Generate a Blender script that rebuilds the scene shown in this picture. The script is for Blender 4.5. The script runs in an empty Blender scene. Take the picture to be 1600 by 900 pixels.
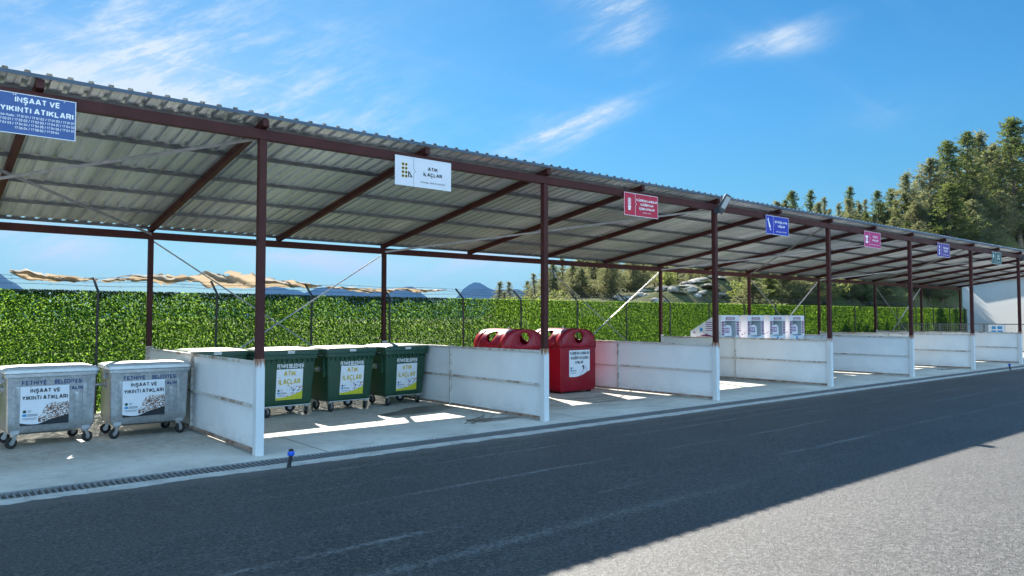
import bpy, bmesh, math, random
from mathutils import Vector, Matrix, noise as mnoise
R = math.radians
random.seed(7)
SC = bpy.context.scene
COL = SC.collection

# ------------------------------------------------------------------ camera
CAM = Vector((-4.064, -10.680, 2.0)); YAW = 0.692897; PIT = 0.0406248; FPX = 1151.57
cam = bpy.data.cameras.new('camera'); cam.sensor_width = 36; cam.lens = 36 * FPX / 1600
cam.clip_start = 0.1; cam.clip_end = 30000
camo = bpy.data.objects.new('camera', cam); COL.objects.link(camo)
camo.location = CAM; camo.rotation_euler = (math.pi / 2 + PIT, 0, -YAW)
SC.camera = camo

# ------------------------------------------------------------------ exposure
SC.view_settings.view_transform = 'Standard'; SC.view_settings.look = 'None'
SC.view_settings.gamma = 1; SC.view_settings.use_curve_mapping = False
SC.view_settings.exposure = 1.9

# ------------------------------------------------------------------ sun and sky
SUN_D = Vector((0.57, 1.305, 1.0)).normalized()          # towards the sun
SUN_EL = math.asin(SUN_D.z); SUN_AZ = math.atan2(SUN_D.x, SUN_D.y)
sl = bpy.data.lights.new('sun', 'SUN'); sl.energy = 5.0; sl.angle = R(0.5); sl.color = (1.0, 0.94, 0.84)
so = bpy.data.objects.new('sun', sl); COL.objects.link(so)
so.rotation_euler = (-SUN_D).to_track_quat('-Z', 'Y').to_euler(); so.location = (0, 0, 60)

W = bpy.data.worlds.new('World'); SC.world = W; W.use_nodes = True
wt = W.node_tree; wt.nodes.clear()
def wn(t, **k):
    n = wt.nodes.new(t)
    for a, b in k.items(): setattr(n, a, b)
    return n
def wl(a, b): wt.links.new(a, b)
def wmath(op, a, b=None, c=None, clamp=False):
    n = wn('ShaderNodeMath', operation=op); n.use_clamp = clamp
    for i, v in enumerate((a, b, c)):
        if v is None: continue
        if isinstance(v, (int, float)): n.inputs[i].default_value = v
        else: wl(v, n.inputs[i])
    return n.outputs[0]
def wdot(vec, d):
    n = wn('ShaderNodeVectorMath', operation='DOT_PRODUCT'); wl(vec, n.inputs[0]); n.inputs[1].default_value = d
    return n.outputs['Value']
sky = wn('ShaderNodeTexSky'); sky.sky_type = 'NISHITA'; sky.sun_disc = False
sky.sun_elevation = SUN_EL; sky.sun_rotation = SUN_AZ; sky.altitude = 50
sky.air_density = 1.0; sky.dust_density = 0.1; sky.ozone_density = 2.5
hsv = wn('ShaderNodeHueSaturation'); hsv.inputs['Saturation'].default_value = 1.28; hsv.inputs['Value'].default_value = 0.68
wl(sky.outputs[0], hsv.inputs['Color'])
tint = wn('ShaderNodeMix', data_type='RGBA', blend_type='MULTIPLY'); tint.inputs[0].default_value = 1.0
wl(hsv.outputs[0], tint.inputs[6]); tint.inputs[7].default_value = (0.62, 1.0, 1.0, 1)
tc = wn('ShaderNodeTexCoord'); DIR = tc.outputs['Generated']
sep = wn('ShaderNodeSeparateXYZ'); wl(DIR, sep.inputs[0])
zc = wmath('MAXIMUM', sep.outputs['Z'], 0.02)
zq = wmath('ADD', zc, 0.12)
px_ = wmath('DIVIDE', sep.outputs['X'], zq); py_ = wmath('DIVIDE', sep.outputs['Y'], zq)
cmb = wn('ShaderNodeCombineXYZ'); wl(px_, cmb.inputs[0]); wl(py_, cmb.inputs[1])
mp = wn('ShaderNodeMapping'); wl(cmb.outputs[0], mp.inputs[0])
mp.inputs['Rotation'].default_value = (0, 0, R(-25)); mp.inputs['Scale'].default_value = (0.55, 2.0, 1)
nz = wn('ShaderNodeTexNoise'); wl(mp.outputs[0], nz.inputs['Vector'])
nz.inputs['Scale'].default_value = 1.6; nz.inputs['Detail'].default_value = 9; nz.inputs['Roughness'].default_value = 0.62
nz.inputs['Distortion'].default_value = 0.6
def smooth(v, a, b):
    n = wn('ShaderNodeMapRange'); n.interpolation_type = 'SMOOTHSTEP'
    wl(v, n.inputs[0]); n.inputs[1].default_value = a; n.inputs[2].default_value = b
    return n.outputs[0]
fwd = Vector((math.sin(YAW) * math.cos(PIT), math.cos(YAW) * math.cos(PIT), math.sin(PIT)))
rgt = Vector((math.cos(YAW), -math.sin(YAW), 0)); upv = rgt.cross(fwd)
def sky_dir(x, y): return (fwd + rgt * (x - 800) / FPX - upv * (y - 450) / FPX).normalized()
def streak(p0, p1, wid, amp):
    """one wisp of cloud between two directions of the sky"""
    a = sky_dir(*p0); b = sky_dir(*p1); c = ((a + b) / 2).normalized(); t = (b - a); ln = t.length / 2; t.normalize()
    nn = c.cross(t).normalized()
    u = wmath('DIVIDE', wdot(DIR, t), ln); u = wmath('SUBTRACT', u, c.dot(t) / ln)
    v = wmath('DIVIDE', wdot(DIR, nn), wid); v = wmath('SUBTRACT', v, c.dot(nn) / wid)
    r2 = wmath('ADD', wmath('MULTIPLY', u, u), wmath('MULTIPLY', v, v))
    e = wmath('MULTIPLY', wmath('EXPONENT', wmath('MULTIPLY', r2, -1.0)), amp)
    return wmath('MULTIPLY', e, wmath('GREATER_THAN', wdot(DIR, c), 0.2))
nf = wn('ShaderNodeTexNoise'); nf.inputs['Scale'].default_value = 9; nf.inputs['Detail'].default_value = 10; nf.inputs['Roughness'].default_value = 0.7
_t = sky_dir(985, 160) - sky_dir(775, 248); _t.normalize(); _n = sky_dir(880, 204).cross(_t).normalized(); _w = _t.cross(_n)
mf = wn('ShaderNodeCombineXYZ'); wl(wmath('MULTIPLY', wdot(DIR, _t), 0.9), mf.inputs[0]); wl(wmath('MULTIPLY', wdot(DIR, _n), 3.6), mf.inputs[1]); wl(wdot(DIR, _w), mf.inputs[2])
wl(mf.outputs[0], nf.inputs['Vector'])
tot = None
for p0, p1, wd, am in [((775, 248), (985, 160), 0.014, 1.3), ((800, 225), (930, 200), 0.03, 0.5), ((930, -30), (1000, 75), 0.04, 0.7), ((880, -20), (1000, 10), 0.05, 0.5), ((1105, 88), (1270, 38), 0.012, 1.0), ((1190, 80), (1290, 60), 0.012, 0.5),
                       ((-150, 120), (360, 165), 0.085, 1.1), ((-100, 60), (560, 40), 0.10, 0.5), ((150, 60), (620, 190), 0.07, 0.45),
                       ((420, 190), (640, 225), 0.05, 0.6), ((360, 398), (660, 425), 0.020, 1.2), ((-60, 378), (260, 398), 0.04, 0.9), ((640, 395), (860, 405), 0.025, 0.9),
                       ((1290, 190), (1500, 150), 0.02, 0.12)]:
    s = streak(p0, p1, wd, am); tot = s if tot is None else wmath('ADD', tot, s)
soft = wmath('ADD', wmath('ADD', streak((400, 402), (640, 422), 0.012, 0.7), wmath('ADD', streak((20, 378), (200, 396), 0.022, 0.5), streak((640, 398), (860, 406), 0.012, 0.5))), streak((-200, 135), (330, 165), 0.05, 0.75), wmath('ADD', streak((-200, 40), (250, 60), 0.09, 0.35), streak((150, 175), (620, 215), 0.035, 0.35)))
cl1 = wmath('ADD', wmath('MULTIPLY', tot, wmath('ADD', 0.14, smooth(nf.outputs[0], 0.40, 0.78))), wmath('MULTIPLY', soft, wmath('ADD', 0.35, wmath('MULTIPLY', nz.outputs[0], 1.1))))
cl2 = wmath('MULTIPLY', smooth(nz.outputs[0], 0.50, 0.85), wmath('ADD', 0.08, wmath('MULTIPLY', tot, 0.45)))
cl = wmath('MULTIPLY', wmath('ADD', cl1, cl2, clamp=True), 0.93)
mx0 = wn('ShaderNodeMix', data_type='RGBA'); wl(cl, mx0.inputs[0]); hor = wn('ShaderNodeMix', data_type='RGBA', blend_type='MULTIPLY'); wl(smooth(sep.outputs['Z'], 0.32, 0.0), hor.inputs[0]); wl(tint.outputs[2], hor.inputs[6]); hor.inputs[7].default_value = (0.84, 0.70, 0.62, 1)
wl(hor.outputs[2], mx0.inputs[6])
mx0.inputs[7].default_value = (4.4, 5.0, 5.4, 1)
# added fill: unseen blue-white glow in the sky behind the camera, for shaded faces
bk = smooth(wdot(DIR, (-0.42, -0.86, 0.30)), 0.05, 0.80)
sky_fill = wmath('MULTIPLY', bk, wmath('ADD', 0.55, wmath('MULTIPLY', nz.outputs[0], 0.6)), clamp=True)
mx = wn('ShaderNodeMix', data_type='RGBA'); wl(sky_fill, mx.inputs[0]); wl(mx0.outputs[2], mx.inputs[6])
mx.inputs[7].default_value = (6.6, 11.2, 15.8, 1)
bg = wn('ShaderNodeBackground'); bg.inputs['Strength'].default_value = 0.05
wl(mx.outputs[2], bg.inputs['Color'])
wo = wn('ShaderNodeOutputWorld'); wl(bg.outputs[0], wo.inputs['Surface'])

# ------------------------------------------------------------------ helpers
def tag(o, label=None, cat=None, group=None, kind=None):
    if label: o['label'] = label
    if cat: o['category'] = cat
    if group: o['group'] = group
    if kind: o['kind'] = kind
    return o
def thing(name, loc, label, cat, group=None, rz=0.0):
    o = bpy.data.objects.new(name, None); COL.objects.link(o); o.location = loc; o.rotation_euler = (0, 0, rz)
    o.empty_display_size = 0.2
    return tag(o, label, cat, group)
def kids(o): return [c for c in bpy.data.objects if c.parent == o]
def copy_tree(o, parent=None):
    ch = kids(o)
    c = o.copy(); COL.objects.link(c); c.parent = parent
    for k in ch: copy_tree(k, c)
    return c
class MB:
    def __init__(s): s.v = []; s.f = []
    def add(s, vs, fs):
        b = len(s.v); s.v += [tuple(v) for v in vs]; s.f += [tuple(b + i for i in f) for f in fs]; return s
    def box(s, x0, x1, y0, y1, z0, z1):
        vs = [(x, y, z) for x in (x0, x1) for y in (y0, y1) for z in (z0, z1)]
        return s.add(vs, [(0, 1, 3, 2), (4, 6, 7, 5), (0, 4, 5, 1), (2, 3, 7, 6), (0, 2, 6, 4), (1, 5, 7, 3)])
    def bar(s, a, b, w, h, up=(0, 0, 1)):
        """rectangular bar from a to b"""
        a = Vector(a); b = Vector(b); d = (b - a).normalized(); u = Vector(up)
        r = d.cross(u)
        if r.length < 1e-4: r = d.cross(Vector((1, 0, 0)))
        r.normalize(); u = r.cross(d).normalized()
        vs = [p + r * i * w / 2 + u * j * h / 2 for p in (a, b) for i, j in ((-1, -1), (1, -1), (1, 1), (-1, 1))]
        return s.add(vs, [(3, 2, 1, 0), (4, 5, 6, 7), (0, 1, 5, 4), (1, 2, 6, 5), (2, 3, 7, 6), (3, 0, 4, 7)])
    def tube(s, pts, rad, n=8, cap=True):
        pts = [Vector(p) for p in pts]; m = len(pts)
        rad = rad if isinstance(rad, (list, tuple)) else [rad] * m
        b = len(s.v); ref = None
        for i, p in enumerate(pts):
            d = (pts[min(i + 1, m - 1)] - pts[max(i - 1, 0)]).normalized()
            if ref is None:
                ref = d.cross(Vector((0, 0, 1)))
                if ref.length < 0.1: ref = d.cross(Vector((1, 0, 0)))
            ref = (ref - d * ref.dot(d)).normalized(); q = d.cross(ref)
            for k in range(n):
                t = 2 * math.pi * k / n; s.v.append(tuple(p + (ref * math.cos(t) + q * math.sin(t)) * rad[i]))
        for i in range(m - 1):
            for k in range(n):
                k2 = (k + 1) % n; s.f.append((b + i * n + k, b + i * n + k2, b + (i + 1) * n + k2, b + (i + 1) * n + k))
        if cap:
            s.f.append(tuple(b + k for k in reversed(range(n)))); s.f.append(tuple(b + (m - 1) * n + k for k in range(n)))
        return s
    def cyl(s, c, axis, r, h, n=20):
        a = Vector(axis).normalized() * h / 2; c = Vector(c); return s.tube([c - a, c + a], r, n)
    def loft(s, rings, cap=True):
        b = len(s.v); n = len(rings[0])
        for r in rings: s.v += [tuple(p) for p in r]
        for i in range(len(rings) - 1):
            for k in range(n):
                k2 = (k + 1) % n; s.f.append((b + i * n + k, b + i * n + k2, b + (i + 1) * n + k2, b + (i + 1) * n + k))
        if cap:
            s.f.append(tuple(b + k for k in reversed(range(n)))); s.f.append(tuple(b + (len(rings) - 1) * n + k for k in range(n)))
        return s
    def poly(s, pts): return s.add(pts, [tuple(range(len(pts)))])
    def prism(s, pts, d):
        """closed outline pts extruded by vector d"""
        n = len(pts); d = Vector(d); vs = [Vector(p) for p in pts]; vs2 = [p + d for p in vs]
        return s.add(vs + vs2, [tuple(reversed(range(n))), tuple(range(n, 2 * n))] + [(i, (i + 1) % n, n + (i + 1) % n, n + i) for i in range(n)])
    def build(s, name, mat, parent=None, smooth_deg=None, bevel=0.0, recalc=True, mats=None):
        me = bpy.data.meshes.new(name); me.from_pydata(s.v, [], s.f); me.validate()
        if recalc:
            bm = bmesh.new(); bm.from_mesh(me); bmesh.ops.recalc_face_normals(bm, faces=bm.faces); bm.to_mesh(me); bm.free()
        o = bpy.data.objects.new(name, me); COL.objects.link(o); me.materials.append(mat)
        if parent: o.parent = parent
        if smooth_deg:
            me.shade_smooth(); me.set_sharp_from_angle(angle=R(smooth_deg))
        if bevel:
            md = o.modifiers.new('bevel', 'BEVEL'); md.width = bevel; md.segments = 2; md.limit_method = 'ANGLE'; md.angle_limit = R(40)
        return o
def rrect(hx, hy, r, z, cx=0, cy=0, n=4):
    pts = []
    for sx, sy, a0 in ((1, 1, 0), (-1, 1, 90), (-1, -1, 180), (1, -1, 270)):
        for k in range(n + 1):
            a = R(a0 + 90 * k / n); pts.append((cx + sx * (hx - r) + r * math.cos(a), cy + sy * (hy - r) + r * math.sin(a), z))
    return pts

# ------------------------------------------------------------------ materials
def mat(name, base, rough=0.6, metal=0.0, var=None, vscale=4.0, vlo=0.35, vhi=0.65, bump=0.0, bscale=40.0, detail=6, spec=0.5, trans=None, coat=0.0, stretch=(1, 1, 1), world=False):
    m = bpy.data.materials.new(name); m.use_nodes = True; t = m.node_tree; b = t.nodes['Principled BSDF']
    b.inputs['Base Color'].default_value = (*base, 1); b.inputs['Roughness'].default_value = rough; b.inputs['Metallic'].default_value = metal
    b.inputs['Specular IOR Level'].default_value = spec; b.inputs['Coat Weight'].default_value = coat
    if var or bump:
        if world:
            g = t.nodes.new('ShaderNodeNewGeometry'); vec = g.outputs['Position']
        else:
            c = t.nodes.new('ShaderNodeTexCoord'); vec = c.outputs['Object']
        mpn = t.nodes.new('ShaderNodeMapping'); mpn.inputs['Scale'].default_value = stretch; t.links.new(vec, mpn.inputs[0]); vec = mpn.outputs[0]
    if var:
        n = t.nodes.new('ShaderNodeTexNoise'); n.inputs['Scale'].default_value = vscale; n.inputs['Detail'].default_value = detail; n.inputs['Roughness'].default_value = 0.65
        t.links.new(vec, n.inputs['Vector'])
        rp = t.nodes.new('ShaderNodeValToRGB'); rp.color_ramp.elements[0].position = vlo; rp.color_ramp.elements[1].position = vhi
        rp.color_ramp.elements[0].color = (*base, 1); rp.color_ramp.elements[1].color = (*var, 1)
        t.links.new(n.outputs[0], rp.inputs[0]); t.links.new(rp.outputs[0], b.inputs['Base Color'])
        m['ramp'] = rp.name
    if bump:
        n2 = t.nodes.new('ShaderNodeTexNoise'); n2.inputs['Scale'].default_value = bscale; n2.inputs['Detail'].default_value = 4
        t.links.new(vec, n2.inputs['Vector'])
        bp = t.nodes.new('ShaderNodeBump'); bp.inputs['Strength'].default_value = bump; bp.inputs['Distance'].default_value = 0.02
        t.links.new(n2.outputs[0], bp.inputs['Height']); t.links.new(bp.outputs[0], b.inputs['Normal'])
    if trans:
        tr = t.nodes.new('ShaderNodeBsdfTranslucent'); tr.inputs[0].default_value = (*trans[:3], 1)
        mxs = t.nodes.new('ShaderNodeMixShader'); mxs.inputs[0].default_value = trans[3]
        t.links.new(b.outputs[0], mxs.inputs[1]); t.links.new(tr.outputs[0], mxs.inputs[2])
        t.links.new(mxs.outputs[0], t.nodes['Material Output'].inputs['Surface'])
    return m
class NT:
    """small node-writing helper"""
    def __init__(s, m): s.t = m.node_tree; s.b = s.t.nodes['Principled BSDF']
    def n(s, ty, **k):
        x = s.t.nodes.new(ty)
        for a, b in k.items(): setattr(x, a, b)
        return x
    def l(s, a, b): s.t.links.new(a, b)
    def val(s, sock, v):
        if isinstance(v, (int, float)): sock.default_value = v
        elif isinstance(v, (tuple, list)): sock.default_value = (*v, 1) if len(v) == 3 and sock.type == 'RGBA' else v
        else: s.l(v, sock)
    def math(s, op, a, b=None, clamp=False):
        x = s.n('ShaderNodeMath', operation=op); x.use_clamp = clamp; s.val(x.inputs[0], a)
        if b is not None: s.val(x.inputs[1], b)
        return x.outputs[0]
    def noise(s, vec, scale, detail=6, rough=0.6, dist=0.0):
        x = s.n('ShaderNodeTexNoise'); s.l(vec, x.inputs['Vector']); x.inputs['Scale'].default_value = scale; x.inputs['Detail'].default_value = detail
        x.inputs['Roughness'].default_value = rough; x.inputs['Distortion'].default_value = dist; return x.outputs[0]
    def step(s, v, a, b):
        x = s.n('ShaderNodeMapRange'); x.interpolation_type = 'SMOOTHSTEP'; s.val(x.inputs[0], v); x.inputs[1].default_value = a; x.inputs[2].default_value = b; return x.outputs[0]
    def mix(s, f, a, b, mode='MIX'):
        x = s.n('ShaderNodeMix', data_type='RGBA', blend_type=mode); s.val(x.inputs[0], f); s.val(x.inputs[6], a); s.val(x.inputs[7], b); return x.outputs[2]
    def map(s, vec, scale=(1, 1, 1), rot=(0, 0, 0), loc=(0, 0, 0)):
        x = s.n('ShaderNodeMapping'); s.l(vec, x.inputs[0]); x.inputs['Scale'].default_value = scale; x.inputs['Rotation'].default_value = rot; x.inputs['Location'].default_value = loc; return x.outputs[0]
    def pos(s): return s.n('ShaderNodeNewGeometry').outputs['Position']
    def obj(s): return s.n('ShaderNodeTexCoord').outputs['Object']
    def bump(s, h, st, dist=0.02):
        x = s.n('ShaderNodeBump'); s.l(h, x.inputs['Height']); x.inputs['Strength'].default_value = st; x.inputs['Distance'].default_value = dist; s.l(x.outputs[0], s.b.inputs['Normal'])
    def gauss(s, px, py, cx, cy, ax, ay):
        u = s.math('DIVIDE', s.math('SUBTRACT', px, cx), ax); v = s.math('DIVIDE', s.math('SUBTRACT', py, cy), ay)
        return s.math('EXPONENT', s.math('MULTIPLY', s.math('ADD', s.math('MULTIPLY', u, u), s.math('MULTIPLY', v, v)), -1.0))

# asphalt
M_asph = mat('asphalt', (0.05, 0.05, 0.05), 0.85); k = NT(M_asph); P = k.pos()
sx = k.n('ShaderNodeSeparateXYZ'); k.l(P, sx.inputs[0]); X, Y = sx.outputs[0], sx.outputs[1]
g = k.noise(P, 26, 4, 0.85); g2 = k.noise(P, 75, 3, 0.8); big = k.noise(P, 0.45, 5); mid = k.noise(k.map(P, (0.5, 1.4, 1)), 1.6, 7, 0.7)
st = k.noise(k.map(P, (0.10, 2.6, 1), (0, 0, R(1.5))), 1.2, 7, 0.7)
c = k.mix(k.step(big, 0.35, 0.65), (0.024, 0.025, 0.027), (0.042, 0.042, 0.042))
c = k.mix(k.math('MULTIPLY', k.step(mid, 0.48, 0.72), 0.55), c, (0.066, 0.065, 0.062))
c = k.mix(k.step(g, 0.50, 0.62), c, (0.115, 0.113, 0.11)); c = k.mix(k.step(g2, 0.54, 0.64), c, (0.165, 0.162, 0.157))
c = k.mix(k.step(g, 0.47, 0.38), c, (0.007, 0.007, 0.008)); c = k.mix(k.step(g2, 0.45, 0.38), c, (0.008, 0.008, 0.009))
c = k.mix(k.math('MULTIPLY', k.step(st, 0.53, 0.74), 0.40), c, (0.10, 0.10, 0.098))
wob = k.math('MULTIPLY', k.math('SUBTRACT', k.noise(k.map(P, (0.22, 0, 0)), 1.0, 3), 0.5), 0.55); brk = k.noise(k.map(P, (0.16, 0.6, 1)), 1.0, 7, 0.72)
tot_ = None
for yy, wd, am, lo in ((-2.25, .028, .9, .42), (-2.72, .03, .8, .43), (-3.60, .038, 1.0, .44), (-4.95, .045, .9, .44), (-5.7, .08, .45, .42), (-1.75, .05, .45, .42)):
    q = k.math('DIVIDE', k.math('ADD', k.math('SUBTRACT', Y, yy), wob), wd); q = k.math('EXPONENT', k.math('MULTIPLY', k.math('MULTIPLY', q, q), -1.0))
    q = k.math('MULTIPLY', k.math('MULTIPLY', q, am), k.step(brk, lo, lo + .22)); tot_ = q if tot_ is None else k.math('ADD', tot_, q)
c = k.mix(k.math('MULTIPLY', k.math('MINIMUM', tot_, 1.0), k.step(g, 0.40, 0.56)), c, (0.30, 0.30, 0.297))
dust = k.math('MULTIPLY', k.step(k.math('ADD', Y, k.math('MULTIPLY', mid, 0.5)), -1.35, -0.95), 0.4); c = k.mix(dust, c, (0.15, 0.148, 0.14))
k.l(c, k.b.inputs['Base Color']); k.b.inputs['Roughness'].default_value = 0.55; k.bump(k.math('ADD', g, k.math('MULTIPLY', g2, 0.6)), 0.9, 0.022)

# concrete slab
M_conc = mat('concrete', (0.4, 0.39, 0.37), 0.85); k = NT(M_conc); P = k.pos()
sx = k.n('ShaderNodeSeparateXYZ'); k.l(P, sx.inputs[0]); X, Y = sx.outputs[0], sx.outputs[1]
n1 = k.noise(P, 0.7, 8, 0.65); n2 = k.noise(P, 6, 8, 0.7); n3 = k.noise(P, 60, 3)
n4 = k.noise(k.map(P, (0.4, 1.6, 1), (0, 0, R(8))), 2.2, 8, 0.7, 0.4)
c = k.mix(k.step(n1, 0.32, 0.66), (0.40, 0.385, 0.35), (0.56, 0.545, 0.51))
c = k.mix(k.math('MULTIPLY', k.step(n2, 0.52, 0.75), 0.55), c, (0.26, 0.24, 0.205))
c = k.mix(k.math('MULTIPLY', k.step(n4, 0.56, 0.74), 0.5), c, (0.22, 0.19, 0.155))
c = k.mix(k.math('MULTIPLY', k.step(n3, 0.58, 0.75), 0.25), c, (0.60, 0.58, 0.55))
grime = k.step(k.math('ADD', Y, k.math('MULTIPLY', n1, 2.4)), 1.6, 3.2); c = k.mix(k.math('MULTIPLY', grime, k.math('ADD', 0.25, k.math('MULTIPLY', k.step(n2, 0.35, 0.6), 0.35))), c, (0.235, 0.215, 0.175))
dirt = k.gauss(X, Y, 9.2, 2.0, 2.2, 1.2)
c = k.mix(k.math('MULTIPLY', k.math('MULTIPLY', dirt, k.step(n4, 0.40, 0.60)), 0.75), c, (0.13, 0.105, 0.08))
wet = k.math('ADD', k.gauss(X, Y, 5.0, 3.15, 0.75, 0.45), k.math('ADD', k.gauss(X, Y, 4.2, 2.75, 0.7, 0.26), k.math('MULTIPLY', k.gauss(X, Y, 5.0, 0.8, 0.8, 0.28), 0.75)))
wet = k.step(k.math('MULTIPLY', wet, k.math('ADD', 0.45, n2)), 0.36, 0.50)
c = k.mix(k.math('MULTIPLY', wet, 0.85), c, (0.055, 0.05, 0.045))
jt = k.math('LESS_THAN', k.math('ABSOLUTE', k.math('SUBTRACT', k.math('FRACT', k.math('DIVIDE', k.math('ADD', X, 1.9), 5.63)), 0.5)), 0.0025)
c = k.mix(k.math('MULTIPLY', jt, 0.75), c, (0.08, 0.07, 0.06))
k.l(c, k.b.inputs['Base Color']); k.l(k.math('SUBTRACT', 0.85, k.math('MULTIPLY', wet, 0.5)), k.b.inputs['Roughness']); k.bump(k.math('ADD', n3, n2), 0.25, 0.008)

M_kerb = mat('kerb_concrete', (0.33, 0.325, 0.31), 0.85, var=(0.48, 0.475, 0.46), vscale=3, bump=0.3, bscale=50, world=True)
M_dirt = mat('open_ground', (0.4, 0.4, 0.35), 0.95, spec=0.1); k = NT(M_dirt); P = k.pos(); sx = k.n('ShaderNodeSeparateXYZ'); k.l(P, sx.inputs[0])
n1 = k.noise(P, 0.35, 8, 0.7); fld = k.step(k.math('ADD', sx.outputs[1], k.math('MULTIPLY', n1, 1.5)), 7.6, 8.4)
c = k.mix(k.step(n1, 0.35, 0.65), (0.38, 0.355, 0.31), (0.55, 0.52, 0.47)); c = k.mix(fld, c, k.mix(k.step(n1, 0.42, 0.6), (0.10, 0.098, 0.05), (0.06, 0.075, 0.028)))
k.l(c, k.b.inputs['Base Color']); k.bump(n1, 0.5, 0.05)
M_hill = mat('hillside_scrub', (0.10, 0.105, 0.045), 0.95, spec=0.05); k = NT(M_hill); P = k.pos()
n1 = k.noise(P, 0.35, 8, 0.7); n2 = k.noise(P, 2.5, 6, 0.7)
c = k.mix(k.step(n1, 0.42, 0.60), (0.10, 0.098, 0.05), (0.06, 0.075, 0.028)); c = k.mix(k.step(n2, 0.5, 0.7), c, (0.05, 0.065, 0.025))
k.l(c, k.b.inputs['Base Color']); k.bump(n2, 1.0, 0.3)
M_mount = mat('mountain_scrub', (0.016, 0.026, 0.020), 0.95, spec=0.0, var=(0.034, 0.042, 0.032), vscale=0.004, world=True)

M_steel = mat('oxide_red_paint', (0.046, 0.011, 0.010), 0.6, var=(0.066, 0.018, 0.015), vscale=3.0, bump=0.08, bscale=30, world=True, spec=0.25)
M_galv = mat('galvanised_steel', (0.32, 0.33, 0.34), 0.45, 0.55, var=(0.46, 0.47, 0.48), vscale=8, world=True)
M_purlin = mat('purlin_galvanised', (0.085, 0.095, 0.10), 0.5, 0.3, var=(0.15, 0.16, 0.165), vscale=5, world=True)
# corrugated roof sheet
M_roof = mat('roof_sheet', (0.7, 0.7, 0.7), 0.33, 0.5); k = NT(M_roof); P = k.pos()
sx = k.n('ShaderNodeSeparateXYZ'); k.l(P, sx.inputs[0])
tone = k.noise(k.map(P, (1.05, 0.05, 0.05)), 1.0, 2, 0.5); fine = k.noise(k.map(P, (9, 0.6, 0.6)), 1.0, 5, 0.7); blot = k.noise(P, 1.6, 6, 0.65)
c = k.mix(k.step(tone, 0.35, 0.65), (0.47, 0.51, 0.56), (0.74, 0.78, 0.82))
c = k.mix(k.math('MULTIPLY', k.step(fine, 0.46, 0.70), 0.6), c, (0.40, 0.41, 0.42)); c = k.mix(k.math('MULTIPLY', k.step(blot, 0.5, 0.75), 0.3), c, (0.72, 0.74, 0.75))
k.l(c, k.b.inputs['Base Color'])
M_trim = mat('eaves_trim', (0.05, 0.08, 0.12), 0.5)
M_white = mat('white_sheet', (0.78, 0.785, 0.79), 0.5); k = NT(M_white); P = k.pos(); sx = k.n('ShaderNodeSeparateXYZ'); k.l(P, sx.inputs[0])
n1 = k.noise(P, 1.3, 6, 0.6); n2 = k.noise(k.map(P, (3, 3, 14)), 1.0, 6, 0.7); n3 = k.noise(k.map(P, (5, 5, 0.7)), 1.0, 5, 0.7); n4 = k.noise(P, 30, 4, 0.6)
c = k.mix(k.step(n1, 0.35, 0.65), (0.75, 0.755, 0.76), (0.81, 0.81, 0.81))
c = k.mix(k.math('MULTIPLY', k.step(n3, 0.58, 0.80), 0.10), c, (0.50, 0.47, 0.42))
spl = k.math('MULTIPLY', k.step(k.math('ADD', sx.outputs[2], k.math('MULTIPLY', n4, 0.28)), 0.50, 0.16), k.step(n2, 0.38, 0.62))
c = k.mix(k.math('MULTIPLY', spl, 0.28), c, (0.34, 0.29, 0.23)); k.l(c, k.b.inputs['Base Color'])
k.bump(k.noise(P, 2.2, 3), 0.12, 0.02)
# rusty white rails
M_rail = mat('weathered_white_rail', (0.66, 0.64, 0.61), 0.6); k = NT(M_rail); P = k.pos()
a = k.noise(P, 7, 8, 0.75); b_ = k.noise(P, 1.1, 4)
rr = k.step(k.math('ADD', k.math('MULTIPLY', a, 0.7), k.math('MULTIPLY', b_, 0.45)), 0.53, 0.70)
c = k.mix(rr, (0.60, 0.57, 0.53), (0.27, 0.17, 0.11)); k.l(c, k.b.inputs['Base Color'])
M_railrust = mat('rusty_bottom_rail', (0.40, 0.33, 0.27), 0.75, var=(0.17, 0.075, 0.04), vscale=5, world=True)
# painted foot of the post: white with rust running down from the top
M_foot = mat('white_post_foot', (0.7, 0.7, 0.7), 0.5); k = NT(M_foot); P = k.pos(); sx = k.n('ShaderNodeSeparateXYZ'); k.l(P, sx.inputs[0])
dr = k.noise(k.map(P, (25, 25, 1.6)), 1.0, 4, 0.6); top = k.step(sx.outputs[2], 1.02, 1.42)
f = k.step(k.math('ADD', k.math('MULTIPLY', top, 0.55), k.math('MULTIPLY', dr, 0.7)), 0.72, 0.90)
c = k.mix(f, (0.62, 0.625, 0.63), (0.26, 0.10, 0.045)); k.l(c, k.b.inputs['Base Color'])

# galvanised container: spangle and streaks
M_bin = mat('galvanised_container', (0.4, 0.42, 0.44), 0.42, 0.75); k = NT(M_bin); P = k.obj()
vo = k.n('ShaderNodeTexVoronoi'); k.l(P, vo.inputs['Vector']); vo.inputs['Scale'].default_value = 26
vg = k.n('ShaderNodeSeparateColor'); k.l(vo.outputs['Color'], vg.inputs[0])
nn1 = k.noise(P, 3.2, 7, 0.7); nn2 = k.noise(k.map(P, (9, 9, 1.1)), 1.0, 6, 0.7)
c = k.mix(vg.outputs[0], (0.34, 0.355, 0.365), (0.45, 0.465, 0.475)); c = k.mix(k.math('MULTIPLY', k.step(nn1, 0.48, 0.72), 0.5), c, (0.56, 0.57, 0.575))
c = k.mix(k.math('MULTIPLY', k.step(nn2, 0.54, 0.75), 0.4), c, (0.17, 0.178, 0.185)); k.l(c, k.b.inputs['Base Color'])
k.l(k.math('ADD', 0.22, k.math('MULTIPLY', nn1, 0.32)), k.b.inputs['Roughness'])
M_binlid = mat('galvanised_lid', (0.55, 0.56, 0.56), 0.5, 0.35, var=(0.68, 0.68, 0.67), vscale=5)
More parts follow.
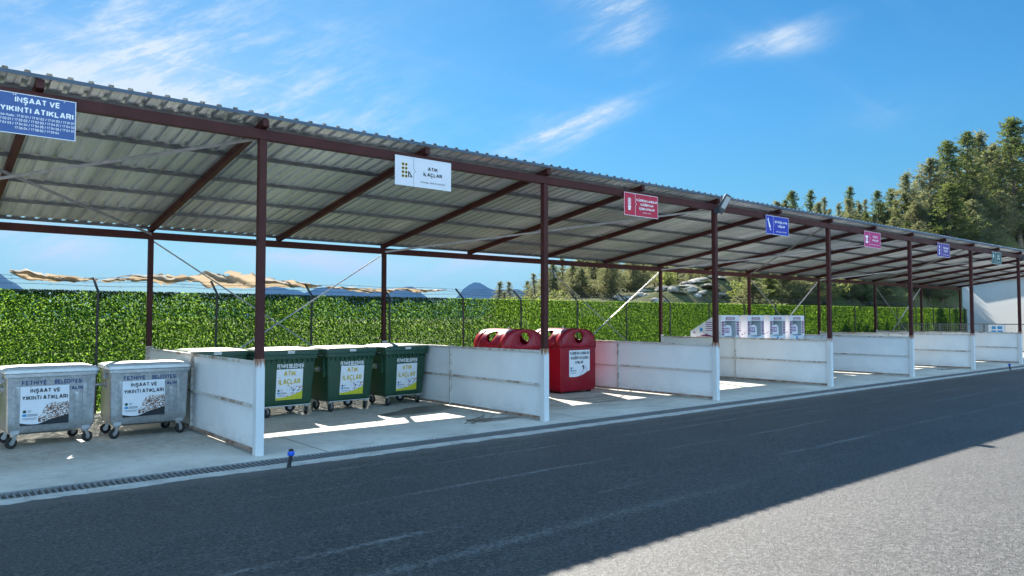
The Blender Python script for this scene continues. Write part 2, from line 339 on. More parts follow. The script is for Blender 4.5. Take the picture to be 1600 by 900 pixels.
M_green = mat('green_plastic', (0.010, 0.052, 0.027), 0.42, var=(0.016, 0.064, 0.035), vscale=3, bump=0.03, bscale=60)
M_greenlid = mat('green_plastic_lid', (0.013, 0.055, 0.036), 0.38, var=(0.02, 0.07, 0.046), vscale=4)
M_red = mat('red_paint', (0.30, 0.004, 0.018), 0.33, var=(0.24, 0.005, 0.017), vscale=2.0, bump=0.04, bscale=5, coat=0.1, spec=0.35)
M_redin = mat('dark_red_inside', (0.06, 0.008, 0.01), 0.7)
M_rubber = mat('black_rubber', (0.018, 0.018, 0.018), 0.75)
M_zinc = mat('zinc_castor', (0.50, 0.50, 0.50), 0.35, 0.8)
M_black = mat('black_paint', (0.012, 0.012, 0.014), 0.5)
M_blackp = mat('black_print', (0.012, 0.014, 0.02), 0.6)
M_paper = mat('poster_white', (0.74, 0.76, 0.80), 0.45, var=(0.70, 0.72, 0.76), vscale=5)
M_bluep = mat('blue_stencil', (0.012, 0.045, 0.16), 0.5)
M_whitep = mat('white_print', (0.82, 0.83, 0.84), 0.5)
M_yellowp = mat('yellow_print', (0.55, 0.42, 0.03), 0.5)
M_limep = mat('lime_print', (0.52, 0.50, 0.02), 0.5)
M_greyp = mat('grey_print', (0.22, 0.25, 0.30), 0.6)
M_cyanp = mat('cyan_print', (0.03, 0.27, 0.55), 0.5)
M_dgreenp = mat('dark_green_print', (0.01, 0.06, 0.05), 0.5)
M_lavp = mat('violet_print', (0.20, 0.035, 0.22), 0.5)
M_purple = mat('purple_label', (0.17, 0.012, 0.11), 0.45)
M_bankw = mat('white_container_paint', (0.78, 0.77, 0.80), 0.4, var=(0.72, 0.71, 0.74), vscale=3)
M_chute = mat('grey_chute', (0.56, 0.60, 0.63), 0.4)
M_led = mat('frosted_lamp_lens', (0.40, 0.43, 0.45), 0.4)
M_lamp = mat('dark_grey_casting', (0.035, 0.05, 0.06), 0.5)
M_bluecap = mat('blue_plastic', (0.01, 0.10, 0.60), 0.35)
M_fpost = mat('dark_fence_steel', (0.03, 0.032, 0.034), 0.6, var=(0.05, 0.045, 0.042), vscale=6)
M_wire = mat('wire', (0.12, 0.12, 0.12), 0.5, 0.6)
M_tarp = mat('sun_bleached_cloth', (0.24, 0.20, 0.15), 0.9, var=(0.42, 0.37, 0.30), vscale=2.2, trans=(0.42, 0.34, 0.24, 0.4))
M_bark = mat('bark', (0.09, 0.065, 0.045), 0.95, var=(0.16, 0.12, 0.09), vscale=5)
M_rock = mat('limestone', (0.27, 0.25, 0.215), 0.95, spec=0.1, var=(0.14, 0.115, 0.085), vscale=1.5, bump=0.6, bscale=4, world=True)
M_rockp = mat('pale_limestone', (0.36, 0.335, 0.295), 0.95, spec=0.1, var=(0.20, 0.165, 0.125), vscale=1.5, bump=0.5, bscale=3, world=True)
M_wall = mat('white_render', (0.78, 0.77, 0.74), 0.8, var=(0.82, 0.81, 0.78), vscale=0.8, world=True)
def leafmat(name, a, b, tr, f):
    m = mat(name, a, 0.7, spec=0.15, var=b, vscale=1.3, vlo=0.3, vhi=0.7, trans=(*tr, f), world=True); return m
M_pine = leafmat('pine_needles', (0.026, 0.040, 0.012), (0.066, 0.080, 0.022), (0.17, 0.215, 0.05), 0.42)
M_pine2 = leafmat('sage_needles', (0.048, 0.060, 0.034), (0.105, 0.115, 0.062), (0.27, 0.28, 0.12), 0.48)
M_bush = leafmat('bush_leaves', (0.055, 0.075, 0.022), (0.11, 0.13, 0.04), (0.26, 0.30, 0.08), 0.42)
# woven artificial leaves of the screen
M_ivy = mat('artificial_leaf', (0.03, 0.09, 0.012), 0.6, spec=0.15); k = NT(M_ivy); P = k.pos()
wn_ = k.n('ShaderNodeTexWhiteNoise'); at = k.n('ShaderNodeAttribute'); at.attribute_name = 'leaf_tone'
n1 = k.noise(P, 0.35, 4)
c = k.mix(at.outputs['Fac'], (0.010, 0.036, 0.008), (0.070, 0.160, 0.018)); c = k.mix(k.math('MULTIPLY', k.step(n1, 0.35, 0.65), 0.35), c, (0.02, 0.06, 0.015))
k.l(c, k.b.inputs['Base Color'])
tr = k.n('ShaderNodeBsdfTranslucent'); ct = k.mix(at.outputs['Fac'], (0.03, 0.105, 0.014), (0.42, 0.68, 0.06)); k.l(ct, tr.inputs[0])
ms = k.n('ShaderNodeMixShader'); ms.inputs[0].default_value = 0.45; k.l(k.b.outputs[0], ms.inputs[1]); k.l(tr.outputs[0], ms.inputs[2]); k.l(ms.outputs[0], k.t.nodes['Material Output'].inputs['Surface'])
# printed pictures on the posters
def picture(name, cols, scale, thr, bgc):
    m = mat(name, bgc, 0.5); k = NT(m); P = k.obj()
    v = k.n('ShaderNodeTexVoronoi'); v.feature = 'F1'; v.inputs['Randomness'].default_value = 1.0; v.inputs['Scale'].default_value = scale; k.l(k.map(P, (1, 0.02, 1.5), (0, R(25), 0)), v.inputs['Vector'])
    s = k.n('ShaderNodeSeparateColor'); k.l(v.outputs['Color'], s.inputs[0])
    rp = k.n('ShaderNodeValToRGB'); rp.color_ramp.interpolation = 'CONSTANT'
    while len(rp.color_ramp.elements) < len(cols): rp.color_ramp.elements.new(0.5)
    for i, cc in enumerate(cols): rp.color_ramp.elements[i].position = i / len(cols); rp.color_ramp.elements[i].color = (*cc, 1)
    k.l(s.outputs[0], rp.inputs[0]); f = k.step(v.outputs['Distance'], thr, thr * 0.85)
    c = k.mix(f, bgc, rp.outputs[0]); k.l(c, k.b.inputs['Base Color']); return m
M_rubble = picture('rubble_picture', [(0.62, 0.60, 0.60), (0.16, 0.08, 0.05), (0.30, 0.15, 0.09), (0.70, 0.69, 0.70), (0.05, 0.03, 0.03), (0.34, 0.17, 0.10), (0.50, 0.45, 0.43), (0.75, 0.74, 0.76)], 58, 0.95, (0.14, 0.09, 0.08))
M_pills = picture('pills_picture', [(0.02, 0.03, 0.12), (0.35, 0.03, 0.03), (0.06, 0.07, 0.10), (0.74, 0.76, 0.8), (0.10, 0.16, 0.35), (0.74, 0.76, 0.8), (0.45, 0.20, 0.03)], 30, 0.5, (0.70, 0.73, 0.78))

# ------------------------------------------------------------------ lettering
def _ring(x0=0.0, x1=1.0, a0=0.0, a1=360.0, n=16, e=0.72, y0=0.0, y1=1.0):
    out = []
    for i in range(n + 1):
        a = R(a0 + (a1 - a0) * i / n); c, q = math.cos(a), math.sin(a)
        out.append(((x0 + x1) / 2 + (x1 - x0) / 2 * math.copysign(abs(c) ** e, c), (y0 + y1) / 2 + (y1 - y0) / 2 * math.copysign(abs(q) ** e, q)))
    return out
_O = _ring(); _C = _ring(a0=38, a1=322)
_S = [(.97, .80), (.88, .94), (.68, 1), (.32, 1), (.10, .92), (.02, .76), (.10, .60), (.32, .53), (.68, .47), (.90, .40), (.98, .24), (.90, .08), (.68, 0), (.32, 0), (.12, .06), (.02, .20)]
_U = [(0, 1), (0, .28), (.08, .10), (.30, 0), (.70, 0), (.92, .10), (1, .28), (1, 1)]
_P = [(0, 0), (0, 1), (.62, 1), (.90, .93), (1, .76), (.90, .57), (.62, .48), (.12, .48)]
GLY = {'A': (.66, [[(0, 0), (.43, 1), (.57, 1), (1, 0)], [(.22, .30), (.78, .30)]]), 'B': (.58, [[(.05, .53), (.62, .53), (.88, .60), (.95, .76), (.88, .94), (.62, 1), (0, 1), (0, 0), (.65, 0), (.92, .08), (1, .26), (.92, .44), (.65, .52)]]),
       'C': (.60, [_C]), 'D': (.62, [[(.1, 0), (.55, 0), (.85, .10), (1, .32), (1, .68), (.85, .90), (.55, 1), (0, 1), (0, 0), (.1, 0)]]), 'E': (.52, [[(1, 1), (0, 1), (0, 0), (1, 0)], [(.1, .51), (.9, .51)]]),
       'F': (.50, [[(1, 1), (0, 1), (0, 0)], [(.1, .50), (.88, .50)]]), 'G': (.64, [_ring(a0=38, a1=300) + [(1, .14), (1, .46), (.58, .46)]]), 'H': (.60, [[(0, 0), (0, 1)], [(1, 0), (1, 1)], [(.1, .51), (.9, .51)]]), 'I': (.0, [[(0, 0), (0, 1)]]),
       'K': (.60, [[(0, 0), (0, 1)], [(1, 1), (.05, .38)], [(.38, .58), (1, 0)]]), 'L': (.48, [[(0, 1), (0, 0), (1, 0)]]), 'M': (.76, [[(0, 0), (0, 1), (.5, .22), (1, 1), (1, 0)]]), 'N': (.60, [[(0, 0), (0, 1), (1, 0), (1, 1)]]),
       'O': (.64, [_O]), 'P': (.56, [_P]), 'R': (.60, [_P, [(.50, .46), (1, 0)]]), 'S': (.56, [_S]), 'T': (.58, [[(0, 1), (1, 1)], [(.5, 0), (.5, .92)]]), 'U': (.60, [_U]), 'V': (.64, [[(0, 1), (.44, 0), (.56, 0), (1, 1)]]),
       'Y': (.62, [[(0, 1), (.5, .46), (1, 1)], [(.5, 0), (.5, .46)]]), '0': (.50, [_O]), '1': (.26, [[(0, .78), (.8, 1), (.8, 0)]]), '2': (.50, [[(.02, .74), (.10, .92), (.35, 1), (.65, 1), (.92, .90), (.96, .68), (.80, .48), (0, 0), (1, 0)]]),
       '3': (.50, [[(.02, .80), (.2, .97), (.5, 1), (.85, .93), (.93, .74), (.80, .55), (.4, .52)], [(.4, .52), (.85, .46), (1, .26), (.85, .06), (.5, 0), (.2, .03), (0, .20)]]), '4': (.54, [[(.74, 0), (.74, 1), (0, .28), (1, .28)]]),
       '5': (.50, [[(.92, 1), (.12, 1), (.05, .50), (.45, .62), (.85, .55), (1, .30), (.85, .06), (.45, 0), (.15, .04), (0, .18)]]), '6': (.50, [[(.85, .98), (.4, .92), (.08, .60), (0, .30), (.12, .06), (.5, 0), (.88, .06), (1, .28), (.88, .50), (.5, .56), (.1, .46)]]),
       '7': (.50, [[(0, 1), (1, 1), (.35, 0)]]), '8': (.50, [_ring(y0=.52, x0=.06, x1=.94), _ring(y1=.52)]), '9': (.50, [[(.15, .02), (.6, .08), (.92, .40), (1, .70), (.88, .94), (.5, 1), (.12, .94), (0, .72), (.12, .50), (.5, .44), (.9, .54)]]),
       '/': (.34, [[(0, -.05), (1, 1.05)]]), ':': (.0, [[(0, .02), (0, .12)], [(0, .55), (0, .65)]]), 't': (.28, [[(.4, 1), (.4, .15), (.6, 0), (1, 0)], [(0, .70), (1, .70)]]), 'k': (.46, [[(0, 0), (0, 1)], [(.95, .68), (.05, .25)], [(.4, .42), (1, 0)]]),
       'o': (.46, [_ring(y1=.70)]), 'd': (.46, [_ring(y1=.70), [(1, 0), (1, 1)]]), 'u': (.44, [[(0, .70), (0, .2), (.2, 0), (.8, 0), (1, .2), (1, .70)]]), '\u0131': (.0, [[(0, 0), (0, .70)]])}
_D2 = [[(.26, 1.24), (.26, 1.40)], [(.74, 1.24), (.74, 1.40)]]; _CED = [[(.52, -.04), (.52, -.22), (.30, -.34)]]
GLY['\u0130'] = (.0, GLY['I'][1] + [[(0, 1.22), (0, 1.38)]]); GLY['\u00d6'] = (.64, GLY['O'][1] + _D2); GLY['\u00dc'] = (.60, GLY['U'][1] + _D2)
GLY['\u00c7'] = (.60, GLY['C'][1] + _CED); GLY['\u015e'] = (.56, GLY['S'][1] + _CED); GLY['\u011e'] = (.64, GLY['G'][1] + [[(.25, 1.42), (.38, 1.26), (.62, 1.26), (.75, 1.42)]])
def ribbon(pts, w):
    """flat mitred ribbon along a polyline: verts (x, z) and quads"""
    n = len(pts); closed = n > 3 and (Vector(pts[0]) - Vector(pts[-1])).length < 1e-4
    P_ = [Vector(p) for p in (pts[:-1] if closed else pts)]; m = len(P_); vs = []
    for i in range(m):
        a = P_[i - 1] if (i or closed) else None; b = P_[(i + 1) % m] if (i < m - 1 or closed) else None
        d0 = (P_[i] - a).normalized() if a is not None else None; d1 = (b - P_[i]).normalized() if b is not None else None
        d0 = d1 if d0 is None else d0; d1 = d0 if d1 is None else d1
        n0 = Vector((-d0.y, d0.x)); n1 = Vector((-d1.y, d1.x)); mt = n0 + n1
        mt = n0 if mt.length < 0.2 else mt.normalized(); k_ = min(1.9, 1 / max(0.3, mt.dot(n0)))
        vs += [P_[i] + mt * w / 2 * k_, P_[i] - mt * w / 2 * k_]
    fs = [(2 * i, 2 * i + 1, 2 * ((i + 1) % m) + 1, 2 * ((i + 1) % m)) for i in range(m if closed else m - 1)]
    return vs, fs
def text_faces(body, height, width=None, bold=0.02, align='CENTER'):
    """flat sans letters in the XZ plane facing -Y, baseline at z=0"""
    T = 0.15 + bold * 2.2; out = []; fo = []; x = 0.0
    for ch in body:
        if ch == ' ': x += 0.30; continue
        gw, strokes = GLY[ch]
        for si, st in enumerate(strokes):
            low = ch in 'tkodu\u0131'
            pts = [(x + T / 2 + px * gw, T / 2 + pz * (1 - T) if 0 <= pz <= 1 else (pz if pz < 0 else pz - .02)) for px, pz in st]
            vs, fs = ribbon(pts, T); b = len(out); out += [(v.x, -0.0004 * si, v.y) for v in vs]; fo += [tuple(b + i for i in f) for f in fs]
        x += gw + T + 0.11
    w = x - 0.11; sx_ = height if width is None else width / w; off = w / 2 if align == 'CENTER' else 0
    return [((a - off) * sx_, l, z * height) for a, l, z in out], fo
class Face:
    """collects flat print on a (possibly leaning) front; y = yf(z) - lift"""
    def __init__(s, yf): s.yf = yf if callable(yf) else (lambda z: yf)
    def text(s, mb, body, cx, z, h, w=None, bold=0.02, lift=0.004, align='CENTER'):
        vs, fs = text_faces(body, h, w, bold, align); mb.add([(x + cx, s.yf(zz + z) - lift + dy, zz + z) for x, dy, zz in vs], fs)
    def line(s, parent, m, *a, **k_):
        mb = MB(); s.text(mb, *a, **k_); return mb.build('lettering', m, parent)
    def rect(s, mb, x0, x1, z0, z1, lift=0.002): s.shape(mb, [(x0, z0), (x1, z0), (x1, z1), (x0, z1)], lift)
    def shape(s, mb, pts, lift=0.002): mb.poly([(x, s.yf(z) - lift, z) for x, z in pts])
    def disc(s, mb, cx, cz, r, lift=0.002, n=14): s.shape(mb, [(cx + r * math.cos(2 * math.pi * i / n), cz + r * math.sin(2 * math.pi * i / n)) for i in range(n)], lift)

# ------------------------------------------------------------------ setting
BAY = 5.6287; DEP = 6.223; NB = 8
def struct(name, mb, m, **k): return tag(mb.build(name, m, **k), kind='structure')
g = MB(); g.box(-9000, 9000, -9000, 9000, -0.6, -0.13); struct('ground', g, M_dirt)
s = MB(); s.box(-24, 46.2, -0.36, 7.35, -0.3, 0.0); struct('concrete_floor', s, M_conc)
# drain channel and kerb
s = MB(); s.box(-24, 60, -0.80, -0.36, -0.3, -0.10); struct('channel_bed', s, mat('channel_dark', (0.05, 0.05, 0.05), 0.9))
s = MB(); s.box(-24, 60, -1.20, -0.80, -0.3, 0.004); struct('kerb', s, M_kerb, bevel=0.01)
# road with a ragged edge lapping on the kerb
rv = []; N = 1500
for i in range(N + 1):
    x = -24 + 84 * i / N; e = -1.12 + 0.05 * mnoise.noise(Vector((x * 1.3, 3.1, 0))) + 0.055 * mnoise.noise(Vector((x * 5.0, 9.1, 0))) + 0.03 * mnoise.noise(Vector((x * 14, 1.1, 0)))
    rv.append((x, e))
mb = MB()
for i in range(N):
    (x0, e0), (x1, e1) = rv[i], rv[i + 1]
    mb.add([(x0, e0, 0.012), (x1, e1, 0.012), (x1, -1.30, 0.0125), (x0, -1.30, 0.0125), (x0, e0, -0.05), (x1, e1, -0.05)], [(0, 3, 2, 1), (0, 1, 5, 4)])
mb.add([(-24, -1.30, 0.0125), (60, -1.30, 0.0125), (60, -13.5, 0.165), (-24, -13.5, 0.165)], [(0, 3, 2, 1)])
struct('road', mb, M_asph, recalc=False)
# grate
mb = MB()
x = -23.9
while x < 46:
    mb.box(x, x + 0.020, -0.785, -0.375, -0.03, -0.004); x += 0.068
gr = thing('drain_grate', (0, 0, 0), 'long grey steel drain grate between the concrete floor and the white kerb', 'drain')
mb.build('bars', mat('grate_steel', (0.20, 0.21, 0.22), 0.55, 0.3), gr)
mb = MB(); mb.box(-24, 46, -0.800, -0.772, -0.05, -0.001); mb.box(-24, 46, -0.388, -0.360, -0.05, -0.001); mb.build('frame', M_galv, gr)

# hillside behind the fence
def sstep(a, b, x):
    t = min(1, max(0, (x - a) / (b - a))); return t * t * (3 - 2 * t)
def hill_z(x, y):
    t = 0.8 * (x - CAM.x) - 0.6 * (y - CAM.y)
    gate = sstep(8.5, 15, y)
    z = gate * ((2.75 + 0.3 * sstep(16, 30, y)) * sstep(-3, 5, t) + 0.17 * max(0, t - 4) * sstep(4, 12, t))
    z = min(z, 26 + 0.2 * (z - 26)) if z > 26 else z
    return z + (0.9 * mnoise.noise(Vector((x * 0.11, y * 0.11, 0))) + 0.3 * mnoise.noise(Vector((x * 0.5, y * 0.5, 5)))) * gate - 0.125 + 0.01 * gate
mb = MB(); nx, ny = 110, 90
for j in range(ny + 1):
    for i in range(nx + 1):
        x = -30 + 230 * i / nx; y = 7.6 + 190 * (j / ny) ** 1.3
        mb.v.append((x, y, hill_z(x, y)))
for j in range(ny):
    for i in range(nx):
        a = j * (nx + 1) + i; mb.f.append((a, a + 1, a + nx + 2, a + nx + 1))
struct('hillside', mb, M_hill, smooth_deg=60, recalc=False)

# distant mountains
def bearing_xy(px, dist): d = sky_dir(px, 491); h = Vector((d.x, d.y)).normalized(); return CAM.x + h.x * dist, CAM.y + h.y * dist
mb = MB(); nr, na = 14, 260
peaks = [(-70, 78, 125), (215, 10, 80), (310, 16, 50), (430, 45, 62), (505, 42, 60), (570, 47, 75), (640, 45, 45), (742, 54, 40), (800, 44, 70), (960, 40, 90), (1150, 38, 100), (1400, 50, 160)]
for j in range(nr + 1):
    for i in range(na + 1):
        px = -400 + 2300 * i / na; dd = 3600 + 2400 * j / nr
        hz = sum((a * math.exp(-((px - c) / w) ** 2)) ** 3 for c, a, w in peaks) ** (1 / 3)
        hz = hz + 8 * mnoise.noise(Vector((px * 0.017, j * 0.8, 0))) + 3.5 * mnoise.noise(Vector((px * 0.07, j * 1.7, 4)))
        prof = math.sin(math.pi * min(1, j / nr * 0.62 + 0.02)) 
        x, y = bearing_xy(px, dd); mb.v.append((x, y, -5 + 5200 * max(2, hz) / FPX * prof * (dd / 5200)))
for j in range(nr):
    for i in range(na):
        a = j * (na + 1) + i; mb.f.append((a, a + 1, a + na + 2, a + na + 1))
struct('mountains', mb, M_mount, smooth_deg=80, recalc=False)

# ------------------------------------------------------------------ shelter
ZF = 4.63; ZR = 3.667; SL = (ZF - ZR) / DEP
K0 = -2
sh = thing('steel_shelter', (0, 0, 0), 'long open lean-to shelter of dark red steel with a corrugated metal roof', 'shelter')
def zbeam(y): return ZF - SL * y            # underside of the beams
BH = 0.15; RH = 0.115
for i in range(K0, NB + 1):
    x = i * BAY
    mb = MB(); mb.box(x - 0.055, x + 0.055, -0.055, 0.055, 1.405, ZF); mb.build('post', M_steel, sh, bevel=0.006)
    mb = MB(); mb.box(x - 0.05, x + 0.05, DEP - 0.05, DEP + 0.05, 0, ZR); mb.build('post', M_steel, sh, bevel=0.006)
XA, XB = K0 * BAY - 0.2, NB * BAY + 0.06
mb = MB(); mb.box(XA, XB, -0.055, 0.055, ZF + 0.001, ZF + BH); mb.build('front_beam', M_steel, sh, bevel=0.006)
mb = MB(); mb.box(XA, XB, DEP - 0.055, DEP + 0.055, ZR + 0.001, ZR + BH); mb.build('rear_beam', M_steel, sh, bevel=0.006)
for i in range(2 * K0, 2 * NB + 1):
    x = i * BAY / 2; y0, y1 = -0.145, DEP + 0.12
    mb = MB(); mb.bar((x, y0, zbeam(y0) + BH + RH / 2 + 0.004), (x, y1, zbeam(y1) + BH + RH / 2 + 0.004), 0.09, RH); mb.build('rafter', M_steel, sh, bevel=0.005)
PB = BH + RH - 0.010
for y in (0.25, 1.5, 2.75, 3.95, 5.15, 6.34):
    zc_ = zbeam(y) + PB + 0.018
    mb = MB(); mb.bar((XA, y, zc_), (XB + 0.1, y, zc_), 0.055, 0.052); mb.build('purlin', M_purlin, sh)
# corrugated sheet with trapezoid ribs
PIT_R = 0.227; ROOF0 = PB + 0.048
prof = []
x = XA - 0.3
while x < XB + 0.3:
    prof += [(x, 0.0), (x + 0.062, 0.0), (x + 0.068, 0.006), (x + 0.080, 0.006), (x + 0.086, 0.0), (x + 0.140, 0.0), (x + 0.153, 0.042), (x + 0.208, 0.042), (x + 0.221, 0.0)]; x += PIT_R
mb = MB(); ys = [-0.16, 1.6, 3.2, 4.8, DEP + 0.20]; n = len(prof)
for lay in (0, 1):
    for y in ys:
        for (xx, zz) in prof: mb.v.append((xx, y, zbeam(y) + ROOF0 + zz + 0.003 * lay))
m_ = len(ys)
for lay in (0, 1):
    o_ = lay * n * m_
    for j in range(m_ - 1):
        for i in range(n - 1):
            a = o_ + j * n + i; mb.f.append((a, a + 1, a + n + 1, a + n))
mb.build('roof_sheet', M_roof, sh, recalc=False)
mb = MB(); mb.bar((XA - 0.3, -0.165, zbeam(-0.165) + ROOF0 - 0.010), (XB + 0.3, -0.165, zbeam(-0.165) + ROOF0 - 0.010), 0.008, 0.046); mb.build('eaves_trim', M_trim, sh)
def angle(a, b, w=0.045):
    mb = MB(); mb.bar(a, b, w, 0.006); mb.bar(Vector(a) + Vector((0, 0, -0.02)), Vector(b) + Vector((0, 0, -0.02)), 0.006, w); return mb
for i in (-1, 1, 3, 5):       # flat bracing under the roof
    for a, b in (((i * BAY, 0.05), ((i + 1) * BAY, DEP - 0.05)), ((i * BAY, DEP - 0.05), ((i + 1) * BAY, 0.05))):
        dz = -0.035 if a[1] < 1 else -0.085
        angle((a[0], a[1], zbeam(a[1]) + BH + dz), (b[0], b[1], zbeam(b[1]) + BH + dz)).build('brace', M_galv, sh)
for i in (-2, 0, 2, 4, 6):    # crossed bracing between the rear posts
    for sg, yy in ((1, DEP + 0.005), (-1, DEP + 0.015 + 0.03)):
        x0, x1 = (i * BAY + 0.06, (i + 1) * BAY - 0.06)[::sg]
        mb = MB(); mb.bar((x0, yy, 0.12), (x1, yy, ZR - 0.03), 0.006, 0.05, (0, 1, 0)); mb.bar((x0, yy + 0.012, 0.12), (x1, yy + 0.012, ZR - 0.03), 0.03, 0.008, (0, 1, 0)); mb.build('brace', M_galv, sh)

# ------------------------------------------------------------------ partitions
PH = 1.38
def partition():
    t = thing('partition_panel', (0, 0, 0), 'x', 'partition', 'white partition panels between the bays')
    mb = MB(); mb.box(0.012, 0.034, 0.07, DEP - 0.06, 0.03, PH - 0.02); mb.build('sheet', M_white, t)
    for z, h, m in ((PH - 0.035, 0.045, M_rail), (0.70, 0.04, M_rail), (0.055, 0.05, M_railrust)):
        mb = MB(); mb.box(-0.032, 0.0115, 0.068, 3.148, z - h / 2, z + h / 2); mb.box(-0.032, 0.0115, 3.192, DEP - 0.055, z - h / 2, z + h / 2); mb.build('rail', m, t, bevel=0.004)
    mb = MB(); mb.box(-0.036, 0.0115, 3.15, 3.19, 0.02, PH - 0.004); mb.build('stud', M_rail, t, bevel=0.004)
    mb = MB(); mb.box(-0.062, 0.062, -0.062, 0.066, 0.0, 1.404); mb.build('post_foot', M_foot, t, bevel=0.005)
    mb = MB(); mb.box(-0.075, 0.075, DEP - 0.07, DEP - 0.053, 0.0, PH + 0.03); mb.build('rear_plate', M_rail, t)
    return t
plabels = {-1: 'white partition panel at the left of the galvanised containers', 0: 'white partition panel between the galvanised containers and the green ones, nearest the camera',
           1: 'white partition panel between the green containers and the red banks', 2: 'white partition panel on the right of the red banks with faint reflections',
           3: 'white partition panel in front of the white clothing banks', 4: 'white partition panel on the right of the white clothing banks',
           5: 'white partition panel two bays beyond the clothing banks', 6: 'white partition panel farthest away, before the mesh fence'}
pt = partition()
for i in range(-1, 7):
    o = pt if i == -1 else copy_tree(pt); o.location = (i * BAY, 0, 0); o['label'] = plabels[i]

# ------------------------------------------------------------------ signs
def sign(cx, base, lines, code, label, dark=False, icon=None, full=False, z0=4.215, w=0.565):
    t = thing('hanging_sign', (cx, -0.10, z0), label, 'sign', 'waste type signs along the front beam')
    h = 0.50
    bm_ = mat('sign_face', base, 0.4, var=tuple(c * 0.93 for c in base), vscale=4)
    mb = MB(); mb.box(-w, w, -0.006, 0.006, 0, h); mb.build('board', bm_, t, bevel=0.003)
    fc = Face(-0.006); ink = M_blackp if dark else M_whitep
    mb = MB()
    if not dark:
        b = 0.010
        for r in ((-w + .002, w - .002, .002, b), (-w + .002, w - .002, h - b, h - .002), (-w + .002, -w + b, b + .001, h - b - .001), (w - b, w - .002, b + .001, h - b - .001)): fc.rect(mb, *r)
    xm = 0.0
    if not full:
        xd = -w + 0.36; zm = h * 0.53
        pts = [(xd, 0.012), (xd, zm - .04), (xd + .04, zm), (xd, zm + .04), (xd, h - .012)]
        for (xa, za), (xb, zb) in zip(pts[:-1], pts[1:]):
            d = Vector((xb - xa, zb - za)).normalized() * 0.004; q = Vector((-d.y, d.x))
            fc.shape(mb, [(xa - q.x, za - q.y), (xb - q.x, zb - q.y), (xb + q.x, zb + q.y), (xa + q.x, za + q.y)])
        xm = (xd + w) / 2
    if not (dark and full): mb.build('border', M_greyp if dark else M_whitep, t)
    for body, z, hh, ww in lines + code: fc.line(t, ink, body, xm, z, hh, ww, 0.03 if hh > 0.04 else 0.005)
    ic = MB(); xi = -w + 0.17
    if icon == 'pills':
        yl = MB()
        for a in range(2):
            for b in range(4):
                fc.disc(yl, xi + a * 0.062 - 0.02, 0.36 - b * 0.066, 0.027); fc.disc(ic, xi + a * 0.062 - 0.02, 0.36 - b * 0.066, 0.019, 0.004)
        yl.build('icon_rim', M_yellowp, t)
        for p in ([(xi + .08, .15), (xi + .10, .15), (xi + .10, .25), (xi + .08, .25)], [(xi + .10, .22), (xi + .11, .25), (xi + .17, .15), (xi + .15, .15)], [(xi + .11, .15), (xi + .14, .15), (xi + .125, .18)]): fc.shape(ic, p)
        ic.build('icon', M_blackp, t)
    elif icon == 'lamp':
        for p in ([(xi - .045, .22), (xi - .03, .22), (xi - .03, .38), (xi - .045, .38)], [(xi - .012, .22), (xi + .012, .22), (xi + .012, .39), (xi - .012, .39)], [(xi + .03, .22), (xi + .045, .22), (xi + .045, .38), (xi + .03, .38)], [(xi - .05, .17), (xi + .05, .17), (xi + .045, .212), (xi - .045, .212)], [(xi - .03, .12), (xi + .03, .12), (xi + .04, .162), (xi - .04, .162)]): fc.shape(ic, p)
        ic.build('icon', M_whitep, t)
    elif icon == 'bottle':
        for p in ([(xi - .08, .42), (xi - .05, .43), (xi - .02, .35), (xi - .05, .33)], [(xi - .055, .325), (xi - .015, .345), (xi + .06, .19), (xi + .0, .16)], [(xi - .10, .36), (xi - .075, .41), (xi - .085, .34)], [(xi + .02, .14), (xi + .06, .16), (xi + .075, .12), (xi + .04, .10)]): fc.shape(ic, p)
        ic.build('icon', M_whitep, t)
    elif icon == 'shirt':
        for p in ([(xi - .09, .36), (xi + .09, .36), (xi + .09, .30), (xi - .09, .30)], [(xi - .05, .295), (xi - .01, .295), (xi - .01, .20), (xi - .05, .20)], [(xi + .01, .295), (xi + .05, .295), (xi + .05, .20), (xi + .01, .20)], [(xi - .09, .19), (xi + .09, .19), (xi + .07, .13), (xi - .07, .13)]): fc.shape(ic, p)
        ic.build('icon', M_whitep, t)
    elif icon == 'cells':
        for zz in (.36, .24, .12): fc.rect(ic, xi - .035, xi + .035, zz - .04, zz + .035); fc.rect(ic, xi - .015, xi + .015, zz + .037, zz + .05)
        ic.build('icon', M_whitep, t)
    elif icon == 'jar':
        fc.rect(ic, xi - .045, xi + .045, .26, .37); fc.rect(ic, xi - .025, xi + .025, .375, .41); ic.build('icon', M_whitep, t)
    for xx in (-0.25, 0.28):
        bt = MB(); bt.cyl((xx, -0.009, h - 0.025), (0, 1, 0), 0.008, 0.006, 8); bt.build('bolt', M_zinc, t)
    return t
sign(-2.83, (0.030, 0.085, 0.27), [('İNŞAAT VE', .385, .070, .47), ('YIKINTI ATIKLARI', .265, .072, .76)],
     [('Atık Kodu : 17 01 01 / 17 01 02 / 17 01 03 / 17 01 07', .205, .030, .79), ('17 02 01 / 17 02 02 / 17 02 03 / 17 04 01 / 17 04 02', .157, .030, .79), ('17 04 03 / 17 04 04 / 17 04 05 / 17 04 06 / 17 04 07', .109, .030, .79), ('17 06 04 / 17 08 02 / 17 09 04', .061, .030, .46)],
     'large blue sign about construction waste with rows of white numbers', full=True, w=0.41)
sign(2.76, (0.62, 0.65, 0.70), [('ATIK', .305, .062, .20), ('İLAÇLAR', .205, .062, .38)], [('Atık Kodu : 20 01 31 / 20 01 32', .085, .024, .50)], 'white sign with black letters and a strip of pills', dark=True, icon='pills')
